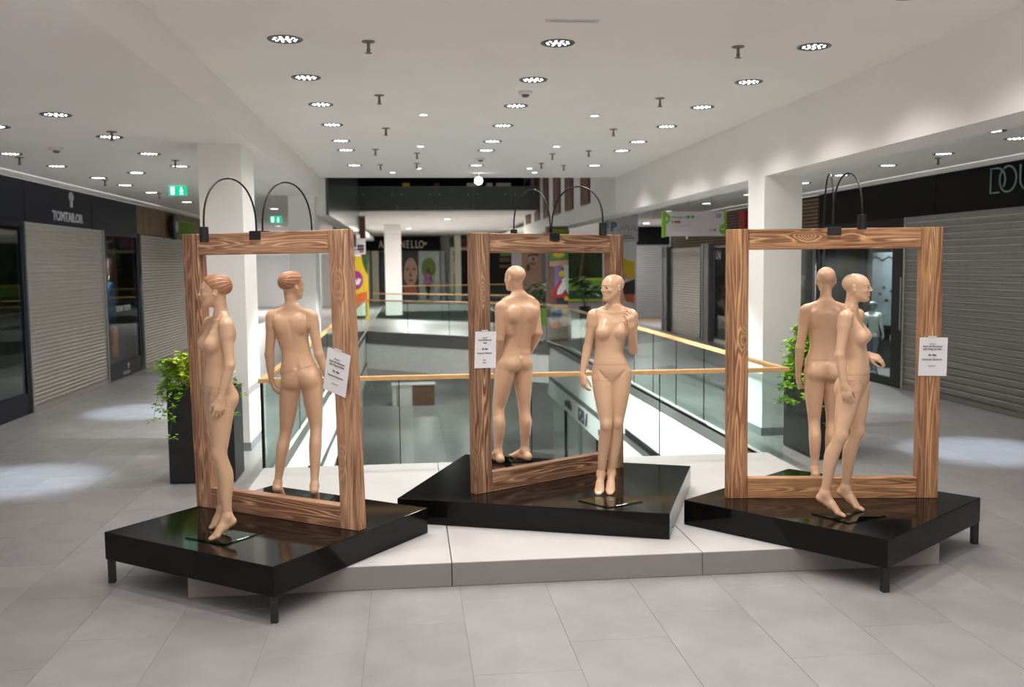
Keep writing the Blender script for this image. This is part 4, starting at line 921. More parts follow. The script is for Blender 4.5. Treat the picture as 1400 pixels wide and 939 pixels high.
for i, (x, y) in enumerate(((-3.3, 24.5), (-4.3, 27.5), (-3.4, 31.), (-4.6, 35.), (-3.5, 40.), (-4.8, 46.))): downlight(f'{ORD[i]} downlight far down the left gallery behind the white columns', x, y, ZS, SOFFIT * 1.8, 'downlights far down the left gallery')
for i, y in enumerate((9.3, 10.9, 12.48, 14.01, 15.6, 17.15, 20.05, 22.97, 26.5)): downlight(f'{ORD[i]} downlight in the soffit over the black shop front', 7.18, y, ZS, SOFFIT, 'downlights of the right soffit')
for i, (x, y) in enumerate(((-4.1, 10.3), (-4.05, 15.16))): downlight(f'{ORD[i]} cool white square spot in the low soffit towards the navy shop', x, y, ZS, POOL, 'cool spots of the galleries', 34, (.68, .82, 1), .8, lens_cluster('spotled', ((0, 1),), .09))
downlight('cool white spot in the soffit before the black shutter', 6.5, 10.3, ZS, POOL, 'cool spots of the galleries', 34, (.68, .82, 1), .8, lens_cluster('spotled', ((0, 1),), .09))
sp = thing('ceiling_spot', 'single bright round spot at the rear edge of the main ceiling', 'ceiling lamp', (1.41, 19.6, ZC))
MB().lathe([(.04, 0), (.04, -.04), (.015, -.045), (.015, -.10), (.005, -.10)], seg=14).build('mount', 'plastic', sp)
q = MB().lathe([(.05, -.10), (.085, -.07), (.09, .03), (.08, .03)], seg=18).build('spot_body', 'plastic', sp); q.location = (0, 0, -.13); q.rotation_euler.x = R(100)
q = MB().lathe([(.078, .028), (.078, .034)], seg=18).build('spot_lens', 'spotled', sp); q.location = (0, 0, -.13); q.rotation_euler.x = R(100)
def added_panel_lamp(label, x, y, z, w, size=.6):  # added lamps, put in to brighten far galleries, lower storey and atrium
    t = thing('added_ceiling_panel', label, 'ceiling lamp', (x, y, z)); MB().box((-.12, -.12, -.03), (.12, .12, -.001)).build('lamp_frame', 'ring', t); MB().box((-.10, -.10, -.036), (.10, .10, -.03)).build('diffuser', 'led', t)
    l = bpy.data.lights.new('lamp_light', 'AREA'); l.energy = w; l.size = size; l.color = (1, .97, .92); link('lamp_light', l, t, (0, 0, -.06))
for i, (x, y, s) in enumerate(((-7.5, 47, 'over the far left gallery'), (0, 47.5, 'before the far shop with the black name board'), (6.5, 50, 'before the far green counter'), (10.5, 55, 'over the far green counter'), (8.3, 33.5, 'over the grey shutter at the end of the right gallery'), (1.5, 38, 'over the bridge across the void'))):
    added_panel_lamp('added square panel lamp ' + s, x, y, ZS if i == 4 else 4.0, FAR * (.22 if i == 4 else 1))
for i, (x, y) in enumerate(((-.2, 38.5), (2.6, 40.), (-.2, 46), (2.8, 47), (.8, 54), (1.2, 43))): added_panel_lamp(f'{ORD[i]} added unseen panel lamp under the lower storey ceiling', x, y, -1.3, LOW)
added_panel_lamp('added unseen panel lamp under the added roof of the atrium, near side', 1.3, 24, 7.38, 45); added_panel_lamp('added unseen panel lamp under the added roof of the atrium, far side', 1.3, 29, 7.38, 45)
def added_wash(label, x, y, tx, tz, dy=1.2, k=1.):  # added spots, put in to brighten the void walls and bridge beam
    t = thing('ceiling_spot', label, 'ceiling lamp', (x, y, ZC)); MB().lathe([(.07, 0), (.07, -.006), (.05, -.008)], seg=16).build('added_spot_ring', 'plastic', t); MB().lathe([(.045, -.007), (.045, -.010)], seg=14).build('spot_lens', 'led', t)
    l = bpy.data.lights.new('lamp_light', 'SPOT'); l.energy = WASH * k; l.spot_size = R(52); l.spot_blend = .8; l.shadow_soft_size = .06; l.color = (.97, 1, .99)
    o = link('lamp_light', l, t, (0, 0, -.05)); o.rotation_euler = Vector((tx - x, dy, tz - ZC)).to_track_quat('-Z', 'Y').to_euler()
for i, y in enumerate((11.9, 15.0, 18.4)):
    added_wash(f'{ORD[i]} added small spot brightening the right wall of the void', .2, y, VX1, -.9); added_wash(f'{ORD[i]} added small spot brightening the left wall of the void', 2.3, y, VX0, -.9)
for i, x in enumerate((-.3, 2.5)): added_wash(f'{ORD[i]} added small spot brightening the beam under the bridge', x, 19.2, 1.2, -1.0, 11., .42)
def sprinkler(label, x, y, z):
    t = thing('sprinkler', label, 'sprinkler', (x, y, z), 0, 'pendant sprinkler heads')
    link('escutcheon', SPR[0], t); link('pipe', SPR[1], t); link('deflector', SPR[2], t)
SPR = (MB().lathe([(.055, 0), (.05, -.008)], seg=14).build('escutcheon', 'brass', mesh_only=True), MB().lathe([(.013, -.006), (.013, -.06), (.018, -.07), (.008, -.095)], seg=10).build('pipe', 'brass', mesh_only=True), MB().lathe([(.028, -.092), (.028, -.096)], seg=12).build('deflector', 'brass', mesh_only=True))
for i, (x, y) in enumerate(((-.3, 8.1), (-.29, 10.6), (-.28, 13.1), (-.5, 15.45), (-.49, 17.77))): sprinkler(f'{ORD[i]} pendant sprinkler right of the left lamp row', x, y, ZC)
for i, (x, y) in enumerate(((2.8, 8.1), (2.79, 10.64), (2.79, 13.1), (2.91, 15.58), (2.87, 17.88))): sprinkler(f'{ORD[i]} pendant sprinkler left of the right lamp row', x, y, ZC)
for i, (x, y) in enumerate(((.15, 15.94), (.16, 17.52), (2.38, 16.), (2.4, 17.5))): sprinkler(f'{ORD[i]} pendant sprinkler near the rear of the main ceiling', x, y, ZC)
for i, (x, y) in enumerate(((-3.08, 10.65), (-4.94, 13.1), (-3.08, 13.42), (-4.88, 16.4), (-4.74, 19.27))): sprinkler(f'{ORD[i]} pendant sprinkler in the low soffit by the navy shop', x, y, ZS)
for i, (x, y) in enumerate(((7.4, 13.), (6.2, 22.5))): sprinkler(f'{ORD[i]} pendant sprinkler in the soffit by the black shop front', x, y, ZS)
def detector(label, x, y, z):
    t = thing('smoke_detector', label, 'smoke detector', (x, y, z)); MB().lathe([(.075, 0), (.075, -.02), (.055, -.035)], seg=18).build('detector_base', 'plastic', t); MB().lathe([(.04, -.034), (.036, -.055), (.02, -.062)], seg=14).build('sensor_head', 'ring', t)
detector('near white smoke detector on the middle of the main ceiling', 1.25, 10.3, ZC); detector('far white smoke detector on the middle of the main ceiling', 1.24, 16.67, ZC); detector('white smoke detector on the low soffit by the navy shop', -4.13, 12.07, ZS)
v = thing('air_vent', 'slim white slot vent in the main ceiling near the front', 'vent', (1.25, 7.33, ZC)); MB().box((-.20, -.045, -.006), (.20, -.012, 0)).box((-.20, .012, -.006), (.20, .045, 0)).box((-.20, -.012, -.006), (-.17, .012, 0)).box((.17, -.012, -.006), (.20, .012, 0)).build('vent_frame', 'plastic', v); MB().box((-.17, -.012, -.002), (.17, .012, -.0005)).build('slot', 'well', v)

# exit signs
def exit_sign(label, x, y, z, w=.30, h=.17):
    t = thing('exit_sign', label, 'exit sign', (x, y, z)); MB().box((-w/2, 0, 0), (w/2, .04, h)).build('housing', 'exitgreen', t); s = h / .17
    o, u, vv, n = (-w/2, -.001, 0), (1, 0, 0), (0, 0, 1), (0, -1, 0)
    b = MB(); P = lambda pts: b.slab([(a * s, c * s) for a, c in pts], o, u, vv, n, .003)
    P([(.035, .02), (.095, .02), (.095, .15), (.035, .15)]); b.build('door_pictogram', 'exitwhite', t)
    b = MB(); P([(.20, .145), (.225, .145), (.225, .09), (.245, .09), (.2125, .045), (.18, .09), (.20, .09)]); P([(.18, .025), (.245, .025), (.245, .035), (.18, .035)]); b.build('arrow', 'exitwhite', t)
    o = (-w/2, -.0045, 0); b = MB(); P(ellipse(.072, .128, .010, .010, 10)); P([(.05, .112), (.074, .115), (.078, .085), (.062, .078)]); P([(.062, .08), (.078, .086), (.088, .055), (.080, .03), (.074, .032), (.078, .055)]); P([(.06, .085), (.07, .075), (.055, .05), (.04, .045), (.04, .052), (.05, .058)]); P([(.05, .112), (.056, .108), (.046, .088), (.04, .09)]); b.build('running_man', 'exitgreen', t)
    MB().tube([(-w/4, .02, h), (-w/4, .02, ZS - z)], .004, 6).tube([(w/4, .02, h), (w/4, .02, ZS - z)], .004, 6).build('hanger', 'steel', t)
exit_sign('green exit sign hung from the soffit near the navy shop', -3.995, 17.5, 3.435); exit_sign('smaller looking green exit sign farther down the left gallery between the columns', -3.73, 28., 3.42, .32, .18)

# hanging direction sign
t = thing('hanging_sign', 'hanging white direction sign with green ends and the number 10', 'sign', (4.54, 17., 2.655)); w, h = 1.13, .44
MB().box((0, 0, 0), (w, .03, h)).build('board', 'sign', t, bevel=.002)
MB().box((-.035, -.012, -.015), (.028, .04, h)).build('green_end', 'signgreen', t); MB().box((w - .03, -.012, .045), (w + .015, .04, h + .01)).build('green_end', 'signgreen', t)
U, Vv, Nn = (1, 0, 0), (0, 0, 1), (0, -1, 0)
MB().slab(ellipse(.02, h * .72, .095, .095, 16, -90, 90), (0, -.004, 0), U, Vv, Nn, .004).build('arrow_disc', 'signgreen', t); MB().slab([(.03, h * .72 + .045), (.03, h * .72 - .045), (.085, h * .72)], (0, -.009, 0), U, Vv, Nn, .003).build('arrow', 'sign', t)
MB().slab(ellipse(w - .02, .12, .10, .10, 16, 90, 270), (0, -.004, 0), U, Vv, Nn, .004).build('arrow_disc', 'signgreen', t); MB().slab([(w - .085, .11), (w - .03, .11), (w - .03, .13), (w - .085, .13)], (0, -.009, 0), U, Vv, Nn, .003).build('arrow', 'sign', t)
text('lettering', 'vosaria', .085, 'pgreen', t, (.13, -.003, h * .72), U, Vv, .002, .001, 1., 'LEFT', 1.25); MB().slab([(.42, .32), (.475, .32), (.475, .37), (.42, .37)], (0, -.001, 0), U, Vv, Nn, .003).slab([(.495, .32), (.55, .32), (.55, .37), (.495, .37)], (0, -.001, 0), U, Vv, Nn, .003).build('pictogram', 'pgreen', t)
text('lettering', 'c', .085, 'ink', t, (.13, -.003, h * .54), U, Vv, .002, .002); text('lettering', 'mm', .075, 'dred', t, (.185, -.003, h * .54), U, Vv, .002, .004)
for z, s in ((.185, .36), (.145, .19), (.100, .32)): MB().box((.13, -.003, z), (.13 + s, .001, z + .012)).build('small_print', 'steel', t)
text('lettering', '10', .105, 'ink', t, (w - .19, -.003, h * .74), U, Vv, .002, .002); text('lettering', 'C M', .065, 'ink', t, (w - .29, -.003, .085), U, Vv, .002, .001)
MB().tube([(.86, .015, h), (.86, .015, ZS - 2.655)], .005, 6).tube([(.45, .015, h), (.45, .015, ZS - 2.655)], .005, 6).build('hanger', 'steel', t); MB().tube([(.42, .01, -.05), (.42, .01, 0)], .02, 8).build('sensor', 'plastic', t)

# ---------------------------------------------------------------- shops
def shutter(label, o, u, n, width, z1, pitch, m, each=True):
    """roller shutter: origin o (bottom start), running along u, facing n"""
    o, u, n = Vector(o), Vector(u), Vector(n); t = thing('roller_shutter', label, 'shutter', o); prof = [(0, 0), (.010, .06 * pitch), (.017, .30 * pitch), (.017, .62 * pitch), (.010, .90 * pitch), (.030, .93 * pitch), (.028, .985 * pitch), (0, .99 * pitch)]
    def one(b, z):
        a = [b.bm.verts.new(n * x + Vector((0, 0, zz + z))) for x, zz in prof]; c = [b.bm.verts.new(n * x + u * width + Vector((0, 0, zz + z))) for x, zz in prof]; k = len(prof)
        for i in range(k):
            f = b.bm.faces.new((a[i], a[(i + 1) % k], c[(i + 1) % k], c[i])); f.material_index = 1 if i in (4, 5) else 0
        b.bm.faces.new(a); b.bm.faces.new(c[::-1]); return b
    num = int((z1 - .08) / pitch)
    if each:
        me = one(MB(), 0).build('slat', m, mesh_only=True); me.materials.append(M['lip'])
        for k in range(num): link('slat', me, t, (0, 0, .08 + k * pitch))
    else:
        b = MB()
        for k in range(num): one(b, .08 + k * pitch)
        stuff(b.build('slat_curtain', m, t)).data.materials.append(M['lip'])
    q = u * width; b = MB().box((0, 0, 0), (1, 1, 1), Matrix(((u.x * width, n.x * .03, 0, 0), (u.y * width, n.y * .03, 0, 0), (0, 0, .075, .004), (0, 0, 0, 1)))).build('bottom_bar', m, t)
    zt = .08 + num * pitch
    if z1 - zt > .01: MB().box((0, 0, 0), (1, 1, 1), Matrix(((u.x * width, n.x * .03, 0, 0), (u.y * width, n.y * .03, 0, 0), (0, 0, z1 - zt - .002, zt + .002), (0, 0, 0, 1)))).build('header_box', m, t)
    for s in (-.05, width + .0): MB().box((0, 0, 0), (1, 1, 1), Matrix(((u.x * .05, n.x * .045, 0, u.x * s), (u.y * .05, n.y * .045, 0, u.y * s), (0, 0, z1, 0), (0, 0, 0, 1)))).build('guide_rail', 'steel', t)
    return t
UL, UR = (0, 1, 0), (0, -1, 0)
# left: navy shop
t = thing('shop_fascia', 'navy blue fascia with pale shop name and shirt emblem', 'shop sign', (XL, 11.5, 2.90))
for k, (a, b_) in enumerate(((0, 3.9), (3.91, 7.0), (7.01, 9.93))): MB().box((-.06, a, 0), (0, b_ - .008, .63)).build('fascia_panel', 'navy', t)
text('lettering', 'TOMTAILOR', .215, 'letter', t, (.004, 5.03, .085), UL, (0, 0, 1), .006, .006, 1.20)
MB().slab([(-.06, 0), (.06, 0), (.066, .15), (.09, .125), (.125, .155), (.105, .215), (.05, .255), (.0, .262), (-.05, .255), (-.105, .215), (-.125, .155), (-.09, .125), (-.066, .15)], (.001, 5.95, .335), UL, (0, 0, 1), (1, 0, 0), .008).build('shirt_emblem', 'letter', t)
shutter('silver roller shutter of the navy shop between its two display windows', (XL, 15.30, 0), UL, (1, 0, 0), 3.70, 2.90, .0640, 'alu')
def shop_window(label, y0, y1, word, foot, emblem, items):
    t = thing('shop_window', label, 'shop window', (XL, y0, 0)); L = y1 - y0
    MB().box((-.05, 0, 0), (.02, .09, 2.9)).box((-.05, L - .09, 0), (.02, L, 2.9)).box((-.05, .09, 2.82), (.02, L - .09, 2.9)).build('window_frame', 'navy', t)
    MB().box((-.05, .09, 0), (.015, L - .09, .32)).build('plinth_panel', 'navy', t)
    MB().box((-.012, .09, .32), (.0, L - .09, 2.82)).build('glass_pane', 'shopglass', t)
    text('lettering', word, .15, 'letter', t, (.003, L * .28, 1.33), UL, (0, 0, 1), .001, .004, .95)
    text('lettering', foot, .085, 'letter', t, (.017, L * .38, .05), UL, (0, 0, 1), .001, .004, .95)
    MB().slab([(-.03, 0), (.03, 0), (.035, .07), (.06, .06), (.07, .09), (.03, .12), (-.03, .12), (-.07, .09), (-.06, .06), (-.035, .07)], (.016, L * .55, .145), UL, (0, 0, 1), (1, 0, 0), .003).build('shirt_emblem', 'letter', t)
    return t
shop_window('dark display window of the navy shop at the very left of the view', 11.5, 15.22, 'DENIM.TAILOR', 'TAILOR.DE', True, None)
shop_window('narrow display window of the navy shop with clothes behind the glass', 19.12, 21.38, 'DENIM TAILOR', 'TOM TAILOR', True, None)
sh = empty_struct('wall_left_shop')
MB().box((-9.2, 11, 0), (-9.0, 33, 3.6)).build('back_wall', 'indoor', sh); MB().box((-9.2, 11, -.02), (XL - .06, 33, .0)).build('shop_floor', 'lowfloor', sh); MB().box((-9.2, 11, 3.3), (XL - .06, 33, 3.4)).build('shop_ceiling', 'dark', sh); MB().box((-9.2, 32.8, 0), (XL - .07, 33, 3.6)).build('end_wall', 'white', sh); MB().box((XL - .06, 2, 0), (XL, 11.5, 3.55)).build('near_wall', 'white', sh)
def garment(label, loc, m, w, h, d, rz=0):
    t = thing('hanging_garment', label, 'garment', loc, rz); b = MB(); N = 10; rings = []
    for i in range(N + 1):
        s = i / N; ww = w * (.35 + .65 * min(1, s * 3)) * (1 + .12 * math.sin(s * 5)); rings.append([b.bm.verts.new((ww / 2 * math.cos(a) * (1 + .08 * math.sin(5 * a + i)), d / 2 * math.sin(a), h * (1 - s))) for a in [6.2832 * k / 14 for k in range(14)]])
    for q, r_ in zip(rings, rings[1:]):
        for k in range(14): b.bm.faces.new((q[k], q[(k + 1) % 14], r_[(k + 1) % 14], r_[k]))
    b.bm.faces.new(rings[0]); b.bm.faces.new(rings[-1][::-1]); b.build('cloth', m, t, smooth=True); MB().tube([(0, 0, h), (0, 0, h + .06), (.03, 0, h + .09), (.0, 0, h + .12)], .004, 6).build('hanger_hook', 'steel', t)
garment('blue garment hanging in the narrow navy shop window', (-6.05, 20.30, 1.15), 'blue', .46, .75, .18, R(90)); garment('orange cloth low in the narrow navy shop window', (-6.0, 20.35, .38), 'orange', .22, .62, .12, R(90)); garment('brown patterned cloth hanging high in the narrow navy shop window', (-6.3, 21.3, 1.1), 'facedk', .55, 1.5, .2, R(90))
t = thing('strip_lamp', 'lime lit strip glowing deep inside the dark navy shop window', 'lamp', (-8.6, 15.6, 1.55)); MB().box((-.05, -.9, 0), (.05, .9, .06)).build('glow_tube', mat('lime_glow', (.55, .8, .05), emit=1.2), t); MB().box((-.06, -.95, -.03), (.06, .95, 0)).build('holder', 'blackmat', t)
wl_ = thing('added_window_spot', 'added spot brightening the clothes in the narrow navy shop window', 'lamp', (-6.5, 20.1, 3.28)); MB().lathe([(.05, .02), (.05, -.06), (.04, -.06)], seg=14).build('spot_body', 'blackmat', wl_); MB().lathe([(.038, -.058), (.038, -.064)], seg=12).build('spot_lens', 'led', wl_)
l = bpy.data.lights.new('lamp_light', 'SPOT'); l.energy = 110; l.spot_size = R(110); l.shadow_soft_size = .08; link('lamp_light', l, wl_, (0, 0, -.09))  # added lamp, put in so the garments show behind the glass
# left: timber clad shop
t = thing('timber_fascia', 'brown timber clad fascia beyond the navy shop', 'shop sign', (XL, 21.44, 2.92))
for k in range(23): MB().box((-.05, .5 * k + .004, 0), (.004 * (k % 3), .5 * k + .496, .61)).build('plank', 'brown', t)
shutter('wide grey roller shutter under the brown timber fascia', (XL, 21.6, 0), UL, (1, 0, 0), 11., 2.90, .0640, 'alu', False)
t = thing('round_sign', 'round black projecting sign on the timber fascia', 'shop sign', (XL + .09, 24.35, 3.18)); MB().lathe([(.30, -.06), (.31, -.05), (.31, .05), (.30, .06)], seg=28).build('drum', 'blackmat', t).rotation_euler.y = R(90); MB().lathe([(.14, .0), (.14, .012)], seg=24).build('sign_face', 'pale', t).matrix_local = Matrix.Translation((.062, .0, 0)) @ Matrix.Rotation(R(90), 4, 'Y'); MB().box((-.088, -.05, -.05), (-.06, .05, .05)).build('bracket', 'blackmat', t)
t = thing('lime_sign', 'lime green sign with dense upright letters on the timber fascia', 'shop sign', (XL + .03, 24.95, 2.96)); MB().box((-.02, 0, 0), (0, 2.05, .42)).build('sign_panel', 'lime_sign', t)
for k in range(11): MB().box((0, .10 + .17 * k, .05), (.02, .10 + .17 * k + (.05 if k % 3 else .09), .37)).build('letter_stroke', 'signgreen', t)
MB().box((0, .05, .38), (.02, 2.0, .41)).build('letter_stroke', 'signgreen', t)
struct('trim_8', MB().box((XL - .01, 21.6, 0), (XL + .06, 32.6, .014)), 'rail')
# right: black shop
t = thing('shop_fascia', 'long black fascia with thin teal letters over the shutter', 'shop sign', (XR, 19.08, 2.895))
for a, b_ in ((0, 4.4), (4.41, 9.0), (9.01, 16)): MB().box((0, -b_ + .006, 0), (.06, -a, .64)).build('fascia_panel', 'blackpanel', t)
def stroke(pts, ox): MB().tube([(-.012, -(ox + a), z) for a, z in pts], .0135, 6).build('letter_stroke', 'teal', t)
yb, ht, ox = .235, .345, 19.08 - 13.20
arc = lambda cx, cz, rx, rz, a0, a1, n=16: [(cx + rx * math.cos(R(a0 + (a1 - a0) * k / n)), cz + rz * math.sin(R(a0 + (a1 - a0) * k / n))) for k in range(n + 1)]
stroke([(.20, yb), (.0, yb), (.0, yb + ht)] + arc(.13, yb + ht / 2, .21, ht / 2, 90, -35), ox)
stroke(arc(.40, yb + ht / 2, .19, ht / 2 + .005, 118, -232, 26), ox)
stroke([(.68, yb + ht)] + [(.68, yb + .13)] + arc(.83, yb + .14, .15, .14, 180, 360) + [(.98, yb + ht)], ox)
stroke(arc(1.28, yb + ht / 2, .19, ht / 2, 50, 350, 22) + [(1.30, yb + ht / 2)], ox); stroke([(1.60, yb + ht), (1.60, yb), (1.80, yb)], ox); stroke([(1.88, yb), (2.03, yb + ht), (2.18, yb)], ox); stroke(arc(2.42, yb + ht * .75, .12, ht * .25, 30, 270, 10) + arc(2.42, yb + ht * .25, .12, ht * .25, 90, -150, 10), ox)
shutter('wide perforated silver roller shutter of the black shop', (XR, 15.52, 0), UR, (-1, 0, 0), 7.5, 2.90, .105, 'alu2')
t = thing('shop_window', 'black framed display window with clothed figures behind the right frame', 'shop window', (XR, 19.05, 0))
MB().box((-.03, -3.5, 0), (.10, -3.08, 2.9)).box((-.03, -.10, 0), (.06, 0, 2.9)).box((-.03, -3.08, 2.60), (.06, -.10, 2.9)).box((-.03, -3.08, 0), (.06, -.10, .14)).build('window_frame', 'frameblk', t)
MB().box((.0, -3.08, .14), (.012, -.10, 2.60)).build('glass_pane', 'shopglass', t); MB().box((-.02, -2.2, 2.58), (.0, -.6, 2.80)).build('light_strip_pane', 'pale', t)
MB().box((-.05, -3.44, 1.0), (-.03, -3.40, 1.9)).build('door_pull', 'steel', t)
sh = empty_struct('wall_right_shop')
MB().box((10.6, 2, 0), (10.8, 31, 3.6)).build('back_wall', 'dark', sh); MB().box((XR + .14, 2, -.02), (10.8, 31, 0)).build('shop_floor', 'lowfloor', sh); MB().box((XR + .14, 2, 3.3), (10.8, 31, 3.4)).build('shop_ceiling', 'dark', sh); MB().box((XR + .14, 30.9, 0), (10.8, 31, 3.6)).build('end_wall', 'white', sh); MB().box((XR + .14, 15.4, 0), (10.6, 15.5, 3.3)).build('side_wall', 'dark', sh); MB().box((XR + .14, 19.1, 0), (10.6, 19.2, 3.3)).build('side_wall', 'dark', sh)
t = thing('back_poster', 'pale blue sketch panel at the back of the black framed window', 'poster', (9.4, 18.9, .9)); MB().box((0, -1.45, 0), (.03, 0, 1.45)).build('panel', mat('sketch_panel', (.13, .17, .20), .5, var=.2, scale=2), t)
b = MB().tube([(-.006, -.03 - .11 * k, 1.33 + .04 * math.sin(k * 1.3)) for k in range(12)], .014, 5); b.build('sketch_line', 'blackmat', t)
for a, z in ((.35, .62), (.62, .50), (.5, .75), (.8, .68)): MB().slab(ellipse(-a, z, .07, .03, 8), (-.004, 0, 0), (0, 1, 0), (0, 0, 1), (-1, 0, 0), .003).build('sketch_mark', 'blackmat', t)
l = bpy.data.lights.new('lamp_light', 'SPOT'); l.energy = 480; l.spot_size = R(120); l.shadow_soft_size = .1
wl_ = thing('added_window_spot', 'added spot brightening the figures in the black framed display window', 'lamp', (8.75, 17.6, 3.28)); MB().lathe([(.05, .02), (.05, -.06), (.04, -.06)], seg=14).build('spot_body', 'blackmat', wl_); link('lamp_light', l, wl_, (0, 0, -.09))  # added lamp, put in so the display figures are not lost in darkness
CL = {}
def clothed(label, src, loc, rz, s, top, legs, headm, shoe='cloth'):
    if src not in CL: CL[src] = surface_net(build_field(POSES[src])[0], .012)
    v, q = CL[src]; cz = v[q].mean(1); me = np_mesh('clothed_mannequin', v + 0, q, top)
    for k in (legs, headm, shoe): me.materials.append(M[k])
    mi = np.where(cz[:, 2] > 1.49, 2, np.where(cz[:, 2] < .10, 3, np.where((cz[:, 2] < .90) & (np.abs(cz[:, 0] - v[:, 0].mean()) < .16), 1, 0))); me.polygons.foreach_set('material_index', mi.astype(np.int32))
    o = link('clothed_mannequin', me); tag(o, label, 'mannequin'); o.location = loc; o.rotation_euler.z = rz; o.scale = (s, s, s); return o
clothed('display figure in white jacket and jeans behind the black framed window', 'front', (8.80, 17.55, 0.0), R(150), .82, 'cloth', 'denim', 'greyshut'); clothed('display figure in white top beside the black post inside the framed window', 'front', (8.85, 16.72, 0.0), R(-60), .82, 'cloth', 'blackcloth', 'skin')
clothed('dark dressed display figure deep behind the right column', 'behind', (9.25, 22.1, .45), R(90), .8, 'blackcloth', 'blackcloth', 'skin')
# right: timber slat shop and beyond
def slat_screen(label, y1, y0, z0, z1):
    t = thing('slat_screen', label, 'cladding', (XR, y1, z0)); b = MB(); n = int((z1 - z0) / .075)
    for k in range(n): b.box((-.01, -(y1 - y0), .075 * k), (.03, 0, .075 * k + .05))
    stuff(b.build('slat', 'slat', t)); MB().box((.03, -(y1 - y0), 0), (.05, 0, z1 - z0)).build('backing', 'dark', t)
slat_screen('brown timber slat screen right of the column by the black fascia', 20.6, 19.12, 2.75, 3.53); slat_screen('brown timber slat screen between the hanging sign and the column', 30.0, 20.65, 2.62, 3.53)
t = thing('shop_window', 'tall dim window with upright bars behind the right column', 'shop window', (XR, 25.9, 0)); MB().box((.0, -6.6, .1), (.012, 0, 2.6)).build('glass_pane', 'shopglass', t); MB().box((-.02, -6.6, 0), (.05, 0, .1)).build('sill', 'steel', t)
for k in range(7): MB().box((-.02, -1.1 * k - .05, .1), (.03, -1.1 * k, 2.6)).build('mullion', 'greyshut', t)
for k in range(18): MB().box((.30, -.16 * k - .03, .05), (.33, -.16 * k, 2.55)).build('curtain_bar', 'slat', t)
MB().box((.0, -6.6, 2.58), (.06, 0, 2.66)).build('lintel', 'steel', t)
text('lettering', 'UN', .34, 'letter', t, (-.012, -.15, 2.27), UR, (0, 0, 1), .006, .006, .9)
rg_ = []
for k in range(25): a = 6.2832 * k / 24; rg_.append((.12, -1.0 + .42 * math.cos(a), 1.28 + .52 * math.sin(a)))
MB().tube(rg_, .085, 8, False).build('purple_ring', 'purple', t, smooth=True)
t = thing('red_sign', 'small red box sign on the slat screen beside the column', 'shop sign', (XR - .16, 23.5, 3.02)); MB().box((0, -.45, 0), (.14, 0, .42)).build('sign_box', 'red', t, bevel=.004); MB().box((.14, -.26, .16), (.17, -.19, .24)).build('bracket', 'steel', t)
shutter('grey roller shutter below the hanging direction sign', (XR, 30.1, 0), UR, (-1, 0, 0), 3.0, 2.62, .075, 'alu', False)
for k, (y, lab) in enumerate(((30.9, 'grey steel post at the far end of the right shop row'), (26.55, 'grey steel post right of the shutter below the hanging sign'))):
    t = thing('facade_post', lab, 'post', (XR - .04, y, 0)); MB().box((-.10, -.55, 0), (.12, 0, 2.7)).build('casing', 'greyshut', t); MB().box((-.13, -.10, 0), (-.10, -.02, 2.7)).build('edge_strip', 'plastic', t)
t = thing('shop_fascia', 'plain black fascia over the grey shutter at the end of the right gallery', 'shop sign', (8.25, 35.9, 2.88)); MB().box((0, 0, 0), (2.6, .1, .68)).build('fascia_panel', 'blackpanel', t); MB().box((0, -.03, .68), (2.6, .1, .725)).build('top_trim', 'plastic', t)
shutter('grey roller shutter under the plain black fascia at the end of the right gallery', (7.9, 36.0, 0), (1, 0, 0), (0, -1, 0), 2.9, 2.90, .08, 'greyshut', False)
struct('trim_9', MB().box((7.8, 35.9, 0), (10.8, 35.95, .05)), 'rail'); struct('wall_end_right', MB().box((7.6, 36.06, 0), (17, 36.2, 4.0)), 'white')

# ---------------------------------------------------------------- printed columns and far shops (each on its own plane, in metres)
def rect(mb, u0, v0, u1, v1, y, t=.04):
    a, b = at_y(u0, v1, y), at_y(u1, v0, y); return mb.box((a[0], y, a[2]), (b[0], y + t, b[2]))
def loc(o, y, u, v): p = at_y(u, v, y); return p
class Poster:
    """flat print at depth y: shapes in photograph pixels laid on the real plane, each a thin layer"""
    def __init__(s, t, y): s.t, s.y, s.k = t, y, 0
    def put(s, pts, m, name='print_shape'):
        s.k += 1; y = s.y - .003 * s.k; P = [at_y(a, b, s.y) for a, b in pts]; o = s.t.location
        MB().slab([(p[0] - o.x, p[2] - o.z) for p in P], (0, y - o.y, 0), (1, 0, 0), (0, 0, 1), (0, -1, 0), .002).build(name, m, s.t); return s
    def disc(s, u, v, ru, rv, m): return s.put(ellipse(u, v, ru, rv, 16), m)
def rel(t, mb): 
    for v in mb.bm.verts: v.co -= t.location
    return mb
t = thing('printed_column', 'white column with blue P sign, handwriting and yellow haired picture', 'advertising column', (4.93, 24.0, 0)); MB().box((0, 0, 0), (.77, .5, 3.42)).build('core', 'pwhite', t)
MB().box((-.05, -.03, 2.72), (.80, 0, 3.40)).build('sign_board', 'sign', t); MB().box((-.05, -.04, 3.05), (.06, -.03, 3.40)).build('corner_mark', 'teal', t); text('lettering', 'P', .30, 'pblue', t, (.10, -.033, 3.0), U, Vv, .003, .012)
MB().tube([(.30 + .055 * k, -.036, 3.02 + (.10 if k in (2, 4, 7) else .0) + .03 * math.sin(k * 2.1)) for k in range(11)], .009, 5).build('handwriting', 'ink', t)
for z, w_ in ((2.86, .42), (2.80, .5)): MB().box((.22, -.034, z), (.22 + w_, -.03, z + .025)).build('small_print', 'pblue', t)
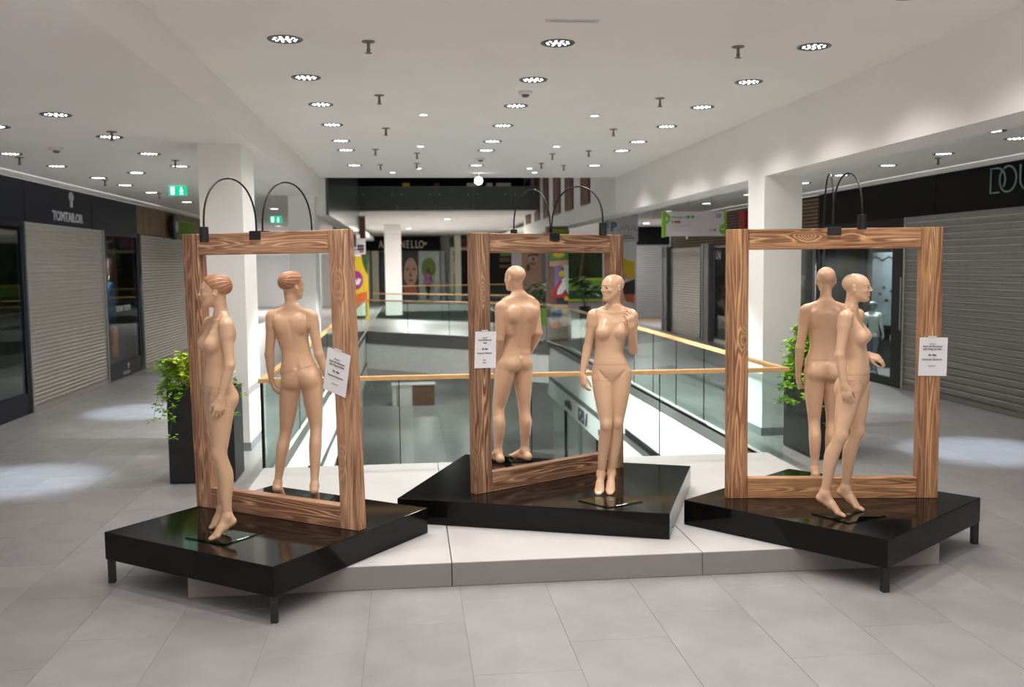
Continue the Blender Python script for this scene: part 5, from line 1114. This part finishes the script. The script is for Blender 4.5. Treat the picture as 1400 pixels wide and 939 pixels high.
P = Poster(t, 23.99); P.put([(832, 350), (870, 350), (870, 428), (832, 428)], 'pwhite').put([(833, 352), (846, 349), (860, 356), (868, 358), (868, 380), (860, 383), (850, 374), (842, 372), (833, 380)], 'yellow').put([(838, 366), (852, 372), (858, 378), (852, 386), (840, 384)], 'face').put([(833, 383), (850, 388), (868, 381), (868, 402), (856, 404), (846, 396), (833, 400)], 'poster').put([(838, 388), (846, 390), (852, 398), (842, 402)], 'pwhite').put([(853, 402), (867, 402), (867, 414), (856, 412)], 'orange')
t = thing('painted_column', 'column wrapped with a bright abstract painting at the corner of the far railing', 'advertising column', (3.88, 27.0, 0)); MB().box((0, 0, 0), (.56, .5, 3.24)).build('core', 'pbrown', t)
P = Poster(t, 26.99)
P.put([(751, 313), (778, 313), (778, 330), (751, 330)], 'lime_sign').put([(751, 345), (777, 345), (777, 354), (751, 356)], 'pgreen').disc(764, 348, 8, 4, 'yellow').put([(751, 357), (777, 355), (777, 366), (751, 364)], 'face').put([(751, 366), (760, 366), (760, 402), (751, 402)], 'facedk').put([(758, 364), (768, 362), (768, 384), (760, 394), (758, 392)], 'plilac').disc(769, 374, 5, 4.5, 'yellow').put([(764, 388), (770, 380), (775, 378), (774, 394), (766, 404), (761, 402)], 'pwhite').put([(752, 404), (766, 382), (769, 384), (756, 406)], 'red').put([(757, 404), (775, 400), (775, 405), (757, 408)], 'red').put([(770, 362), (777, 362), (777, 402), (774, 398)], 'pale').put([(760, 407), (776, 406), (776, 416), (762, 418)], 'poster').disc(774, 408, 3, 3, 'yellow').put([(752, 416), (776, 416), (776, 446), (752, 446)], 'face').put([(754, 426), (768, 422), (768, 434), (754, 438)], 'pblue').disc(760, 444, 8, 5, 'orange')
# far shop with the face poster
t = thing('shop_facade', 'far shop with black name board and large dark haired face poster', 'shop front', (-2.8, 60., 0))
for u0, u1 in ((498, 531), (548, 602)): rel(t, rect(MB(), u0, 323, u1, 343, 59.9)).build('name_board', 'blackpanel', t)
def ltr(s, u, v, sz, m='cream'): p = at_y(u, v, 59.88) - np.array(t.location); text('lettering', s, sz, m, t, p, U, Vv, .01, .006, .62, 'CENTER')
for s, u in (('A', 521), ('V', 528), ('A', 536), ('N', 543), ('N', 550.5), ('E', 557.5), ('L', 564), ('L', 570), ('O', 576)): ltr(s, u, 339, .66)
MB().slab(ellipse(0, 0, .09, .09, 10), at_y(581.5, 333, 59.87) - np.array(t.location), U, Vv, Nn, .01).build('dot', 'cream', t)
for u0, u1, m in ((498, 508, 'greyshut'), (508, 519, 'cream'), (519, 531, 'poster'), (548, 572, 'poster'), (572, 602, 'pale'), (602, 608, 'greyshut')): rel(t, rect(MB(), u0, 343, u1, 418, 59.95)).build('front_panel', m, t)
P = Poster(t, 59.94)
P.disc(561.5, 372, 9.5, 20, 'face').put([(549, 344), (572, 344), (572, 362), (568, 354), (560, 351), (554, 358), (552, 376), (549, 380)], 'poster').disc(557, 368, 2.6, 1.2, 'facedk').disc(566, 368, 2.6, 1.2, 'facedk').disc(561.5, 383, 3.4, 1.6, 'red').put([(560.5, 370), (563, 378), (559.5, 378)], 'facedk').put([(554, 390), (569, 390), (571, 402), (551, 402)], 'orange').put([(576, 350), (598, 350), (598, 370), (576, 372)], 'plilac' if False else 'pale').disc(586, 366, 10, 14, 'lime_sign')
o = clothed('small display figure in pink top and dark trousers beside the far face poster', 'front', (1.05, 58.6, 0), R(0), 1.15, 'pink', 'blackcloth', 'facedk')
# far shop with brown sign
t = thing('shop_facade', 'far dim shop with brown sign board and dark doors', 'shop front', (2.5, 60., 0)); rel(t, rect(MB(), 615, 323, 682, 338, 59.9)).build('name_board', mat('brown_board', (.045, .025, .018), .4, var=.1), t); rel(t, rect(MB(), 615, 338, 699, 342, 59.9)).build('door_head', 'cream', t); rel(t, rect(MB(), 616, 342, 620, 400, 59.9)).build('door_jamb', 'cream', t)
rel(t, rect(MB(), 620, 342, 699, 404, 59.95)).build('dark_opening', 'dark', t)
text('lettering', 'DE TESA', .30, 'dred', t, at_y(628, 333.5, 59.88) - np.array(t.location), U, Vv, .01, .006); text('lettering', 'casa', .26, 'red', t, at_y(634, 337.5, 59.88) - np.array(t.location), U, Vv, .01, .004)
P = Poster(t, 59.94); P.disc(624, 358, 5, 12, 'lime_sign').put([(620, 358), (629, 358), (629, 374), (620, 374)], 'pale').put([(683, 352), (697, 352), (697, 358), (683, 358)], 'woodpanel').put([(683, 362), (697, 362), (697, 366), (683, 366)], 'woodpanel').put([(684, 342), (698, 342), (698, 350), (684, 350)], 'pgreen').put([(622, 384), (628, 384), (628, 400), (622, 400)], 'counterside')
t = thing('shop_facade', 'far shop with pale face picture and eye behind the leafy plants', 'shop front', (6.3, 60., 0)); rel(t, rect(MB(), 700, 325, 713, 425, 59.9)).build('pillar', 'pwhite', t); rel(t, rect(MB(), 713, 325, 741, 425, 59.95)).build('picture', 'face', t); rel(t, rect(MB(), 741, 325, 750, 425, 59.9)).build('pillar', 'greyshut', t)
P = Poster(t, 59.94); P.disc(728, 354, 6, 3, 'pale').disc(729, 354, 2.3, 2.3, 'facedk').put([(722, 348), (734, 346), (738, 350), (728, 349), (722, 351)], 'facedk').put([(733, 341), (740, 343), (740, 346), (734, 345)], 'poster').put([(722, 359), (734, 360), (728, 362)], 'facedk').disc(722, 366, 3, 5, 'facedk')
t = thing('shop_facade', 'far shop with dark green curtain wall behind the lime counter', 'shop front', (8.2, 60., 0)); rel(t, rect(MB(), 750, 322, 836, 425, 59.95)).build('curtain_wall', mat('dark_green_wall', (.05, .065, .03), .7, var=.5, scale=.9), t); rel(t, rect(MB(), 690, 318, 836, 325, 59.9)).build('glow_board', mat('mint_panel', (.42, .55, .46), .6, var=.05), t)
P = Poster(t, 59.93)
for u in (782, 790, 797, 806, 812, 822): P.put([(u, 340), (u + 2.5, 340), (u + 4 * math.sin(u), 382), (u - 3 + 4 * math.sin(u), 382)], 'slat' if u % 2 else 'dleaf', 'trunk_print')
t = thing('counter', 'long lime green counter in the far shop', 'counter', (9.2, 55.9, 0)); MB().box((0, 0, .62), (2.2, .7, 1.2)).build('counter_front', 'counterside', t); MB().box((2.2, .1, .62), (3.0, .8, 1.15)).build('counter_front', 'counterside', t); MB().box((-.03, -.05, 1.2), (2.3, .75, 1.34)).build('counter_top', 'counter', t); MB().box((0, .02, 0), (3.0, .7, .12)).build('plinth', 'counter', t); MB().box((.05, .08, .12), (2.9, .65, .62)).build('recess', mat('deep_green', (.02, .09, .05), .5, var=.1), t)
t = thing('counter_planter', 'lime planter tub with plants in front of the far face picture', 'planter', (4.72, 34.5, 0)); MB().prism(ellipse(0, 0, .34, .3, 14), 0, .62).build('tub', 'counterside', t); MB().prism(ellipse(.0, 0, .30, .27, 14), .62, .66).build('soil', 'soil', t)
rng = random.Random(12)
def big_plant(label, x, y, z, n, size, m, seed, up_=.5, spread=.25):
    t = thing('leafy_plant', label, 'plant', (x, y, z)); rng = random.Random(seed); st, fo = MB(), MB()
    for k in range(n):
        a = 6.283 * k / n + rng.uniform(-.3, .3); tip = Vector((math.cos(a) * spread * rng.uniform(.5, 1.3), math.sin(a) * spread * rng.uniform(.5, 1.3), up_ * rng.uniform(.5, 1.2))); st.tube([(0, 0, 0), tip * .5 + Vector((0, 0, .08)), tip], .008, 5); leaves(fo, tip, 4, .05, size, .7, rng); leaves(fo, tip * .6 + Vector((0, 0, .06)), 2, .05, size, .7, rng)
    stuff(fo.build('foliage', m, t)); st.build('stem', 'stem', t)
big_plant('broad leafy plant in the far tub before the face picture', 4.72, 34.5, .64, 16, .26, 'dleaf', 4, .75, .42); big_plant('pale green plant right behind the far lime tub', 5.45, 35.6, .0, 12, .2, 'leaf', 5, 1.2, .3)
t = thing('floor_pot', 'slim dark pot standing behind the raised hand mannequin beyond the void', 'planter', (6.05, 33.2, 0)); MB().lathe([(.16, 0), (.22, .7), (.20, .72)], seg=16).build('pot', 'planter', t); MB().lathe([(.19, .66), (.18, .70)], seg=12).build('soil', 'soil', t)
big_plant('dark large leaved plant in the slim pot beyond the void', 6.05, 33.2, .68, 12, .36, 'dleaf', 6, .9, .32)
# left far side
t = thing('printed_stand', 'yellow stand with purple disc behind the left frame post', 'advertising column', (-2.62, 40., 0)); rel(t, rect(MB(), 473, 350, 503, 440, 40.)).build('panel', 'yellow', t)
P = Poster(t, 39.99); P.disc(487, 383, 9.5, 13, 'purple').put([(474, 350), (486, 350), (484, 362), (474, 372)], 'pgreen').put([(495, 350), (503, 350), (503, 376), (497, 362)], 'dleaf').put([(482, 382), (486, 380), (487, 384), (490, 380), (494, 382), (491, 389), (485, 389)], 'pwhite').put([(482, 404), (502, 398), (502, 416), (482, 420)], 'orange').put([(482, 420), (502, 414), (502, 432), (482, 436)], 'pgreen')
MB().box((0, .04, 0), (.9, .3, .08)).build('foot', 'blackmat', t)
t = thing('hanging_sign', 'white hanging board with dark symbol grid behind the left frame', 'sign', (-2.55, 39., 0)); rel(t, rect(MB(), 470, 325, 499.5, 348, 39.)).build('board', 'pwhite', t)
for i in range(3):
    for j in range(2): rel(t, rect(MB(), 489 + 3 * i, 334.5 + 4.3 * j, 491.4 + 3 * i, 338 + 4.3 * j, 38.99, .012)).build('pictogram', 'poster', t)
for v_ in (336, 340.5): rel(t, rect(MB(), 479, v_, 487, v_ + 1.6, 38.99, .012)).build('small_print', 'pblue', t)
rel(t, rect(MB(), 492, 343, 497, 345, 38.99, .012)).build('pictogram', 'red', t); MB().tube([(.1, .02, 3.3), (.1, .02, 4.0)], .01, 6).tube([(.55, .02, 3.3), (.55, .02, 4.0)], .01, 6).build('hanger', 'steel', t)
t = thing('fabric_sail', 'mauve triangular banner hung above the left frame post', 'banner', (-2.3, 34., 0)); a = [at_y(*p, 34.) for p in ((455, 296), (455, 336), (487, 336), (487, 317))]
MB().slab([(p[0] + 2.3, p[2]) for p in a], (0, 0, 0), U, Vv, Nn, .02).build('fabric', 'pink', t); MB().tube([(a[0][0] + 2.3, .0, a[0][2]), (a[3][0] + 2.3, 0, a[3][2])], .015, 6).build('edge_cord', 'steel', t)
t = thing('wall_banner', 'narrow dark brown banner beside the mauve sail', 'banner', (-2.0, 33.6, 0)); rel(t, rect(MB(), 492, 296, 499, 326, 33.6, .02)).build('fabric', 'pbrown', t); rel(t, rect(MB(), 491.5, 295, 499.5, 296, 33.6, .03)).build('rod', 'steel', t)
shutter('dark grey roller shutter at the far end of the left gallery', (-8.6, 52., 0), (1, 0, 0), (0, -1, 0), 3.2, 2.85, .085, 'greyshut', False); struct('wall_end_left', MB().box((-13, 52.05, 0), (-2.55, 52.25, 3.7)), 'greywall')
t = thing('facade_post', 'black post left of the far dark grey shutter', 'post', (-8.75, 51.9, 0)); MB().box((-.08, -.1, 0), (.1, .1, 3.0)).build('casing', 'blackmat', t); MB().box((-.1, -.12, 0), (.12, .12, .05)).build('foot', 'blackmat', t)
shutter('pale striped roller shutter behind the second white column', (-4.6, 51.9, 0), (1, 0, 0), (0, -1, 0), 1.6, 2.85, .085, 'alu2', False)
# brown canvases on the upper parapet
for i, (ya, yb_) in enumerate(((34.9, 36.2), (32.4, 33.6), (30.3, 31.4), (27.9, 29.2), (25.7, 27.0), (23.3, 24.5))):
    t = thing('wall_canvas', f'{ORD[5 - i]} brown upright canvas on the white upper parapet', 'picture', (4.39, ya, 3.66), 0, 'brown canvases on the upper parapet'); MB().box((-.035, 0, 0), (0, yb_ - ya, 1.6)).build('stretcher_frame', 'poster', t); MB().box((-.04, .02, .02), (-.035, yb_ - ya - .02, 1.58)).build('canvas', 'pbrown', t)
    MB().slab(ellipse((yb_ - ya) / 2, .8, .22, .42, 12), (-.04, 0, 0), (0, 1, 0), (0, 0, 1), (-1, 0, 0), .002).build('painted_shape', 'facedk', t)
# lower storey furniture and lettering
t = thing('service_desk', 'white and walnut service desk on the lower floor seen through the glass', 'counter', (-.95, 46.8, -4.6)); MB().box((0, 0, 0), (.22, .7, 1.0)).build('side_block', 'pwhite', t); MB().box((.30, -.05, 0), (.95, .7, 1.0)).build('side_block', 'pwhite', t)
for k in range(4): MB().box((.97 + .27 * k, -.1, 0), (1.235 + .27 * k, .6, .92)).build('walnut_panel', 'woodpanel', t)
MB().box((-.04, -.1, 1.0), (2.1, .75, 1.05)).build('desk_top', 'pwhite', t)
t = thing('wall_lettering', 'dark lettering on the white band under the right edge of the void', 'sign', (VX1 - .004, 24.6, -1.52))
text('lettering', 'nobilis', .30, 'ink', t, (0, 0, .05), UR, (0, 0, 1), .01, .004, 1.3); text('lettering', 'IZI /', .42, 'ink', t, (0, -2.0, .0), UR, (0, 0, 1), .01, .008, 1.6); text('lettering', 'mode', .26, 'ink', t, (0, -4.5, .06), UR, (0, 0, 1), .01, .003, 1.5)
t = thing('round_pouffe', 'dark low pouffe on the lower floor behind the left frame', 'pouffe', (-.9, 17.5, -4.6)); MB().lathe([(.3, .02), (.32, .35), (.3, .42), (.1, .44)], seg=18).build('cushion', 'blackcloth', t, smooth=True); MB().lathe([(.25, -.001), (.25, .02)], seg=16).build('foot', 'steel', t)
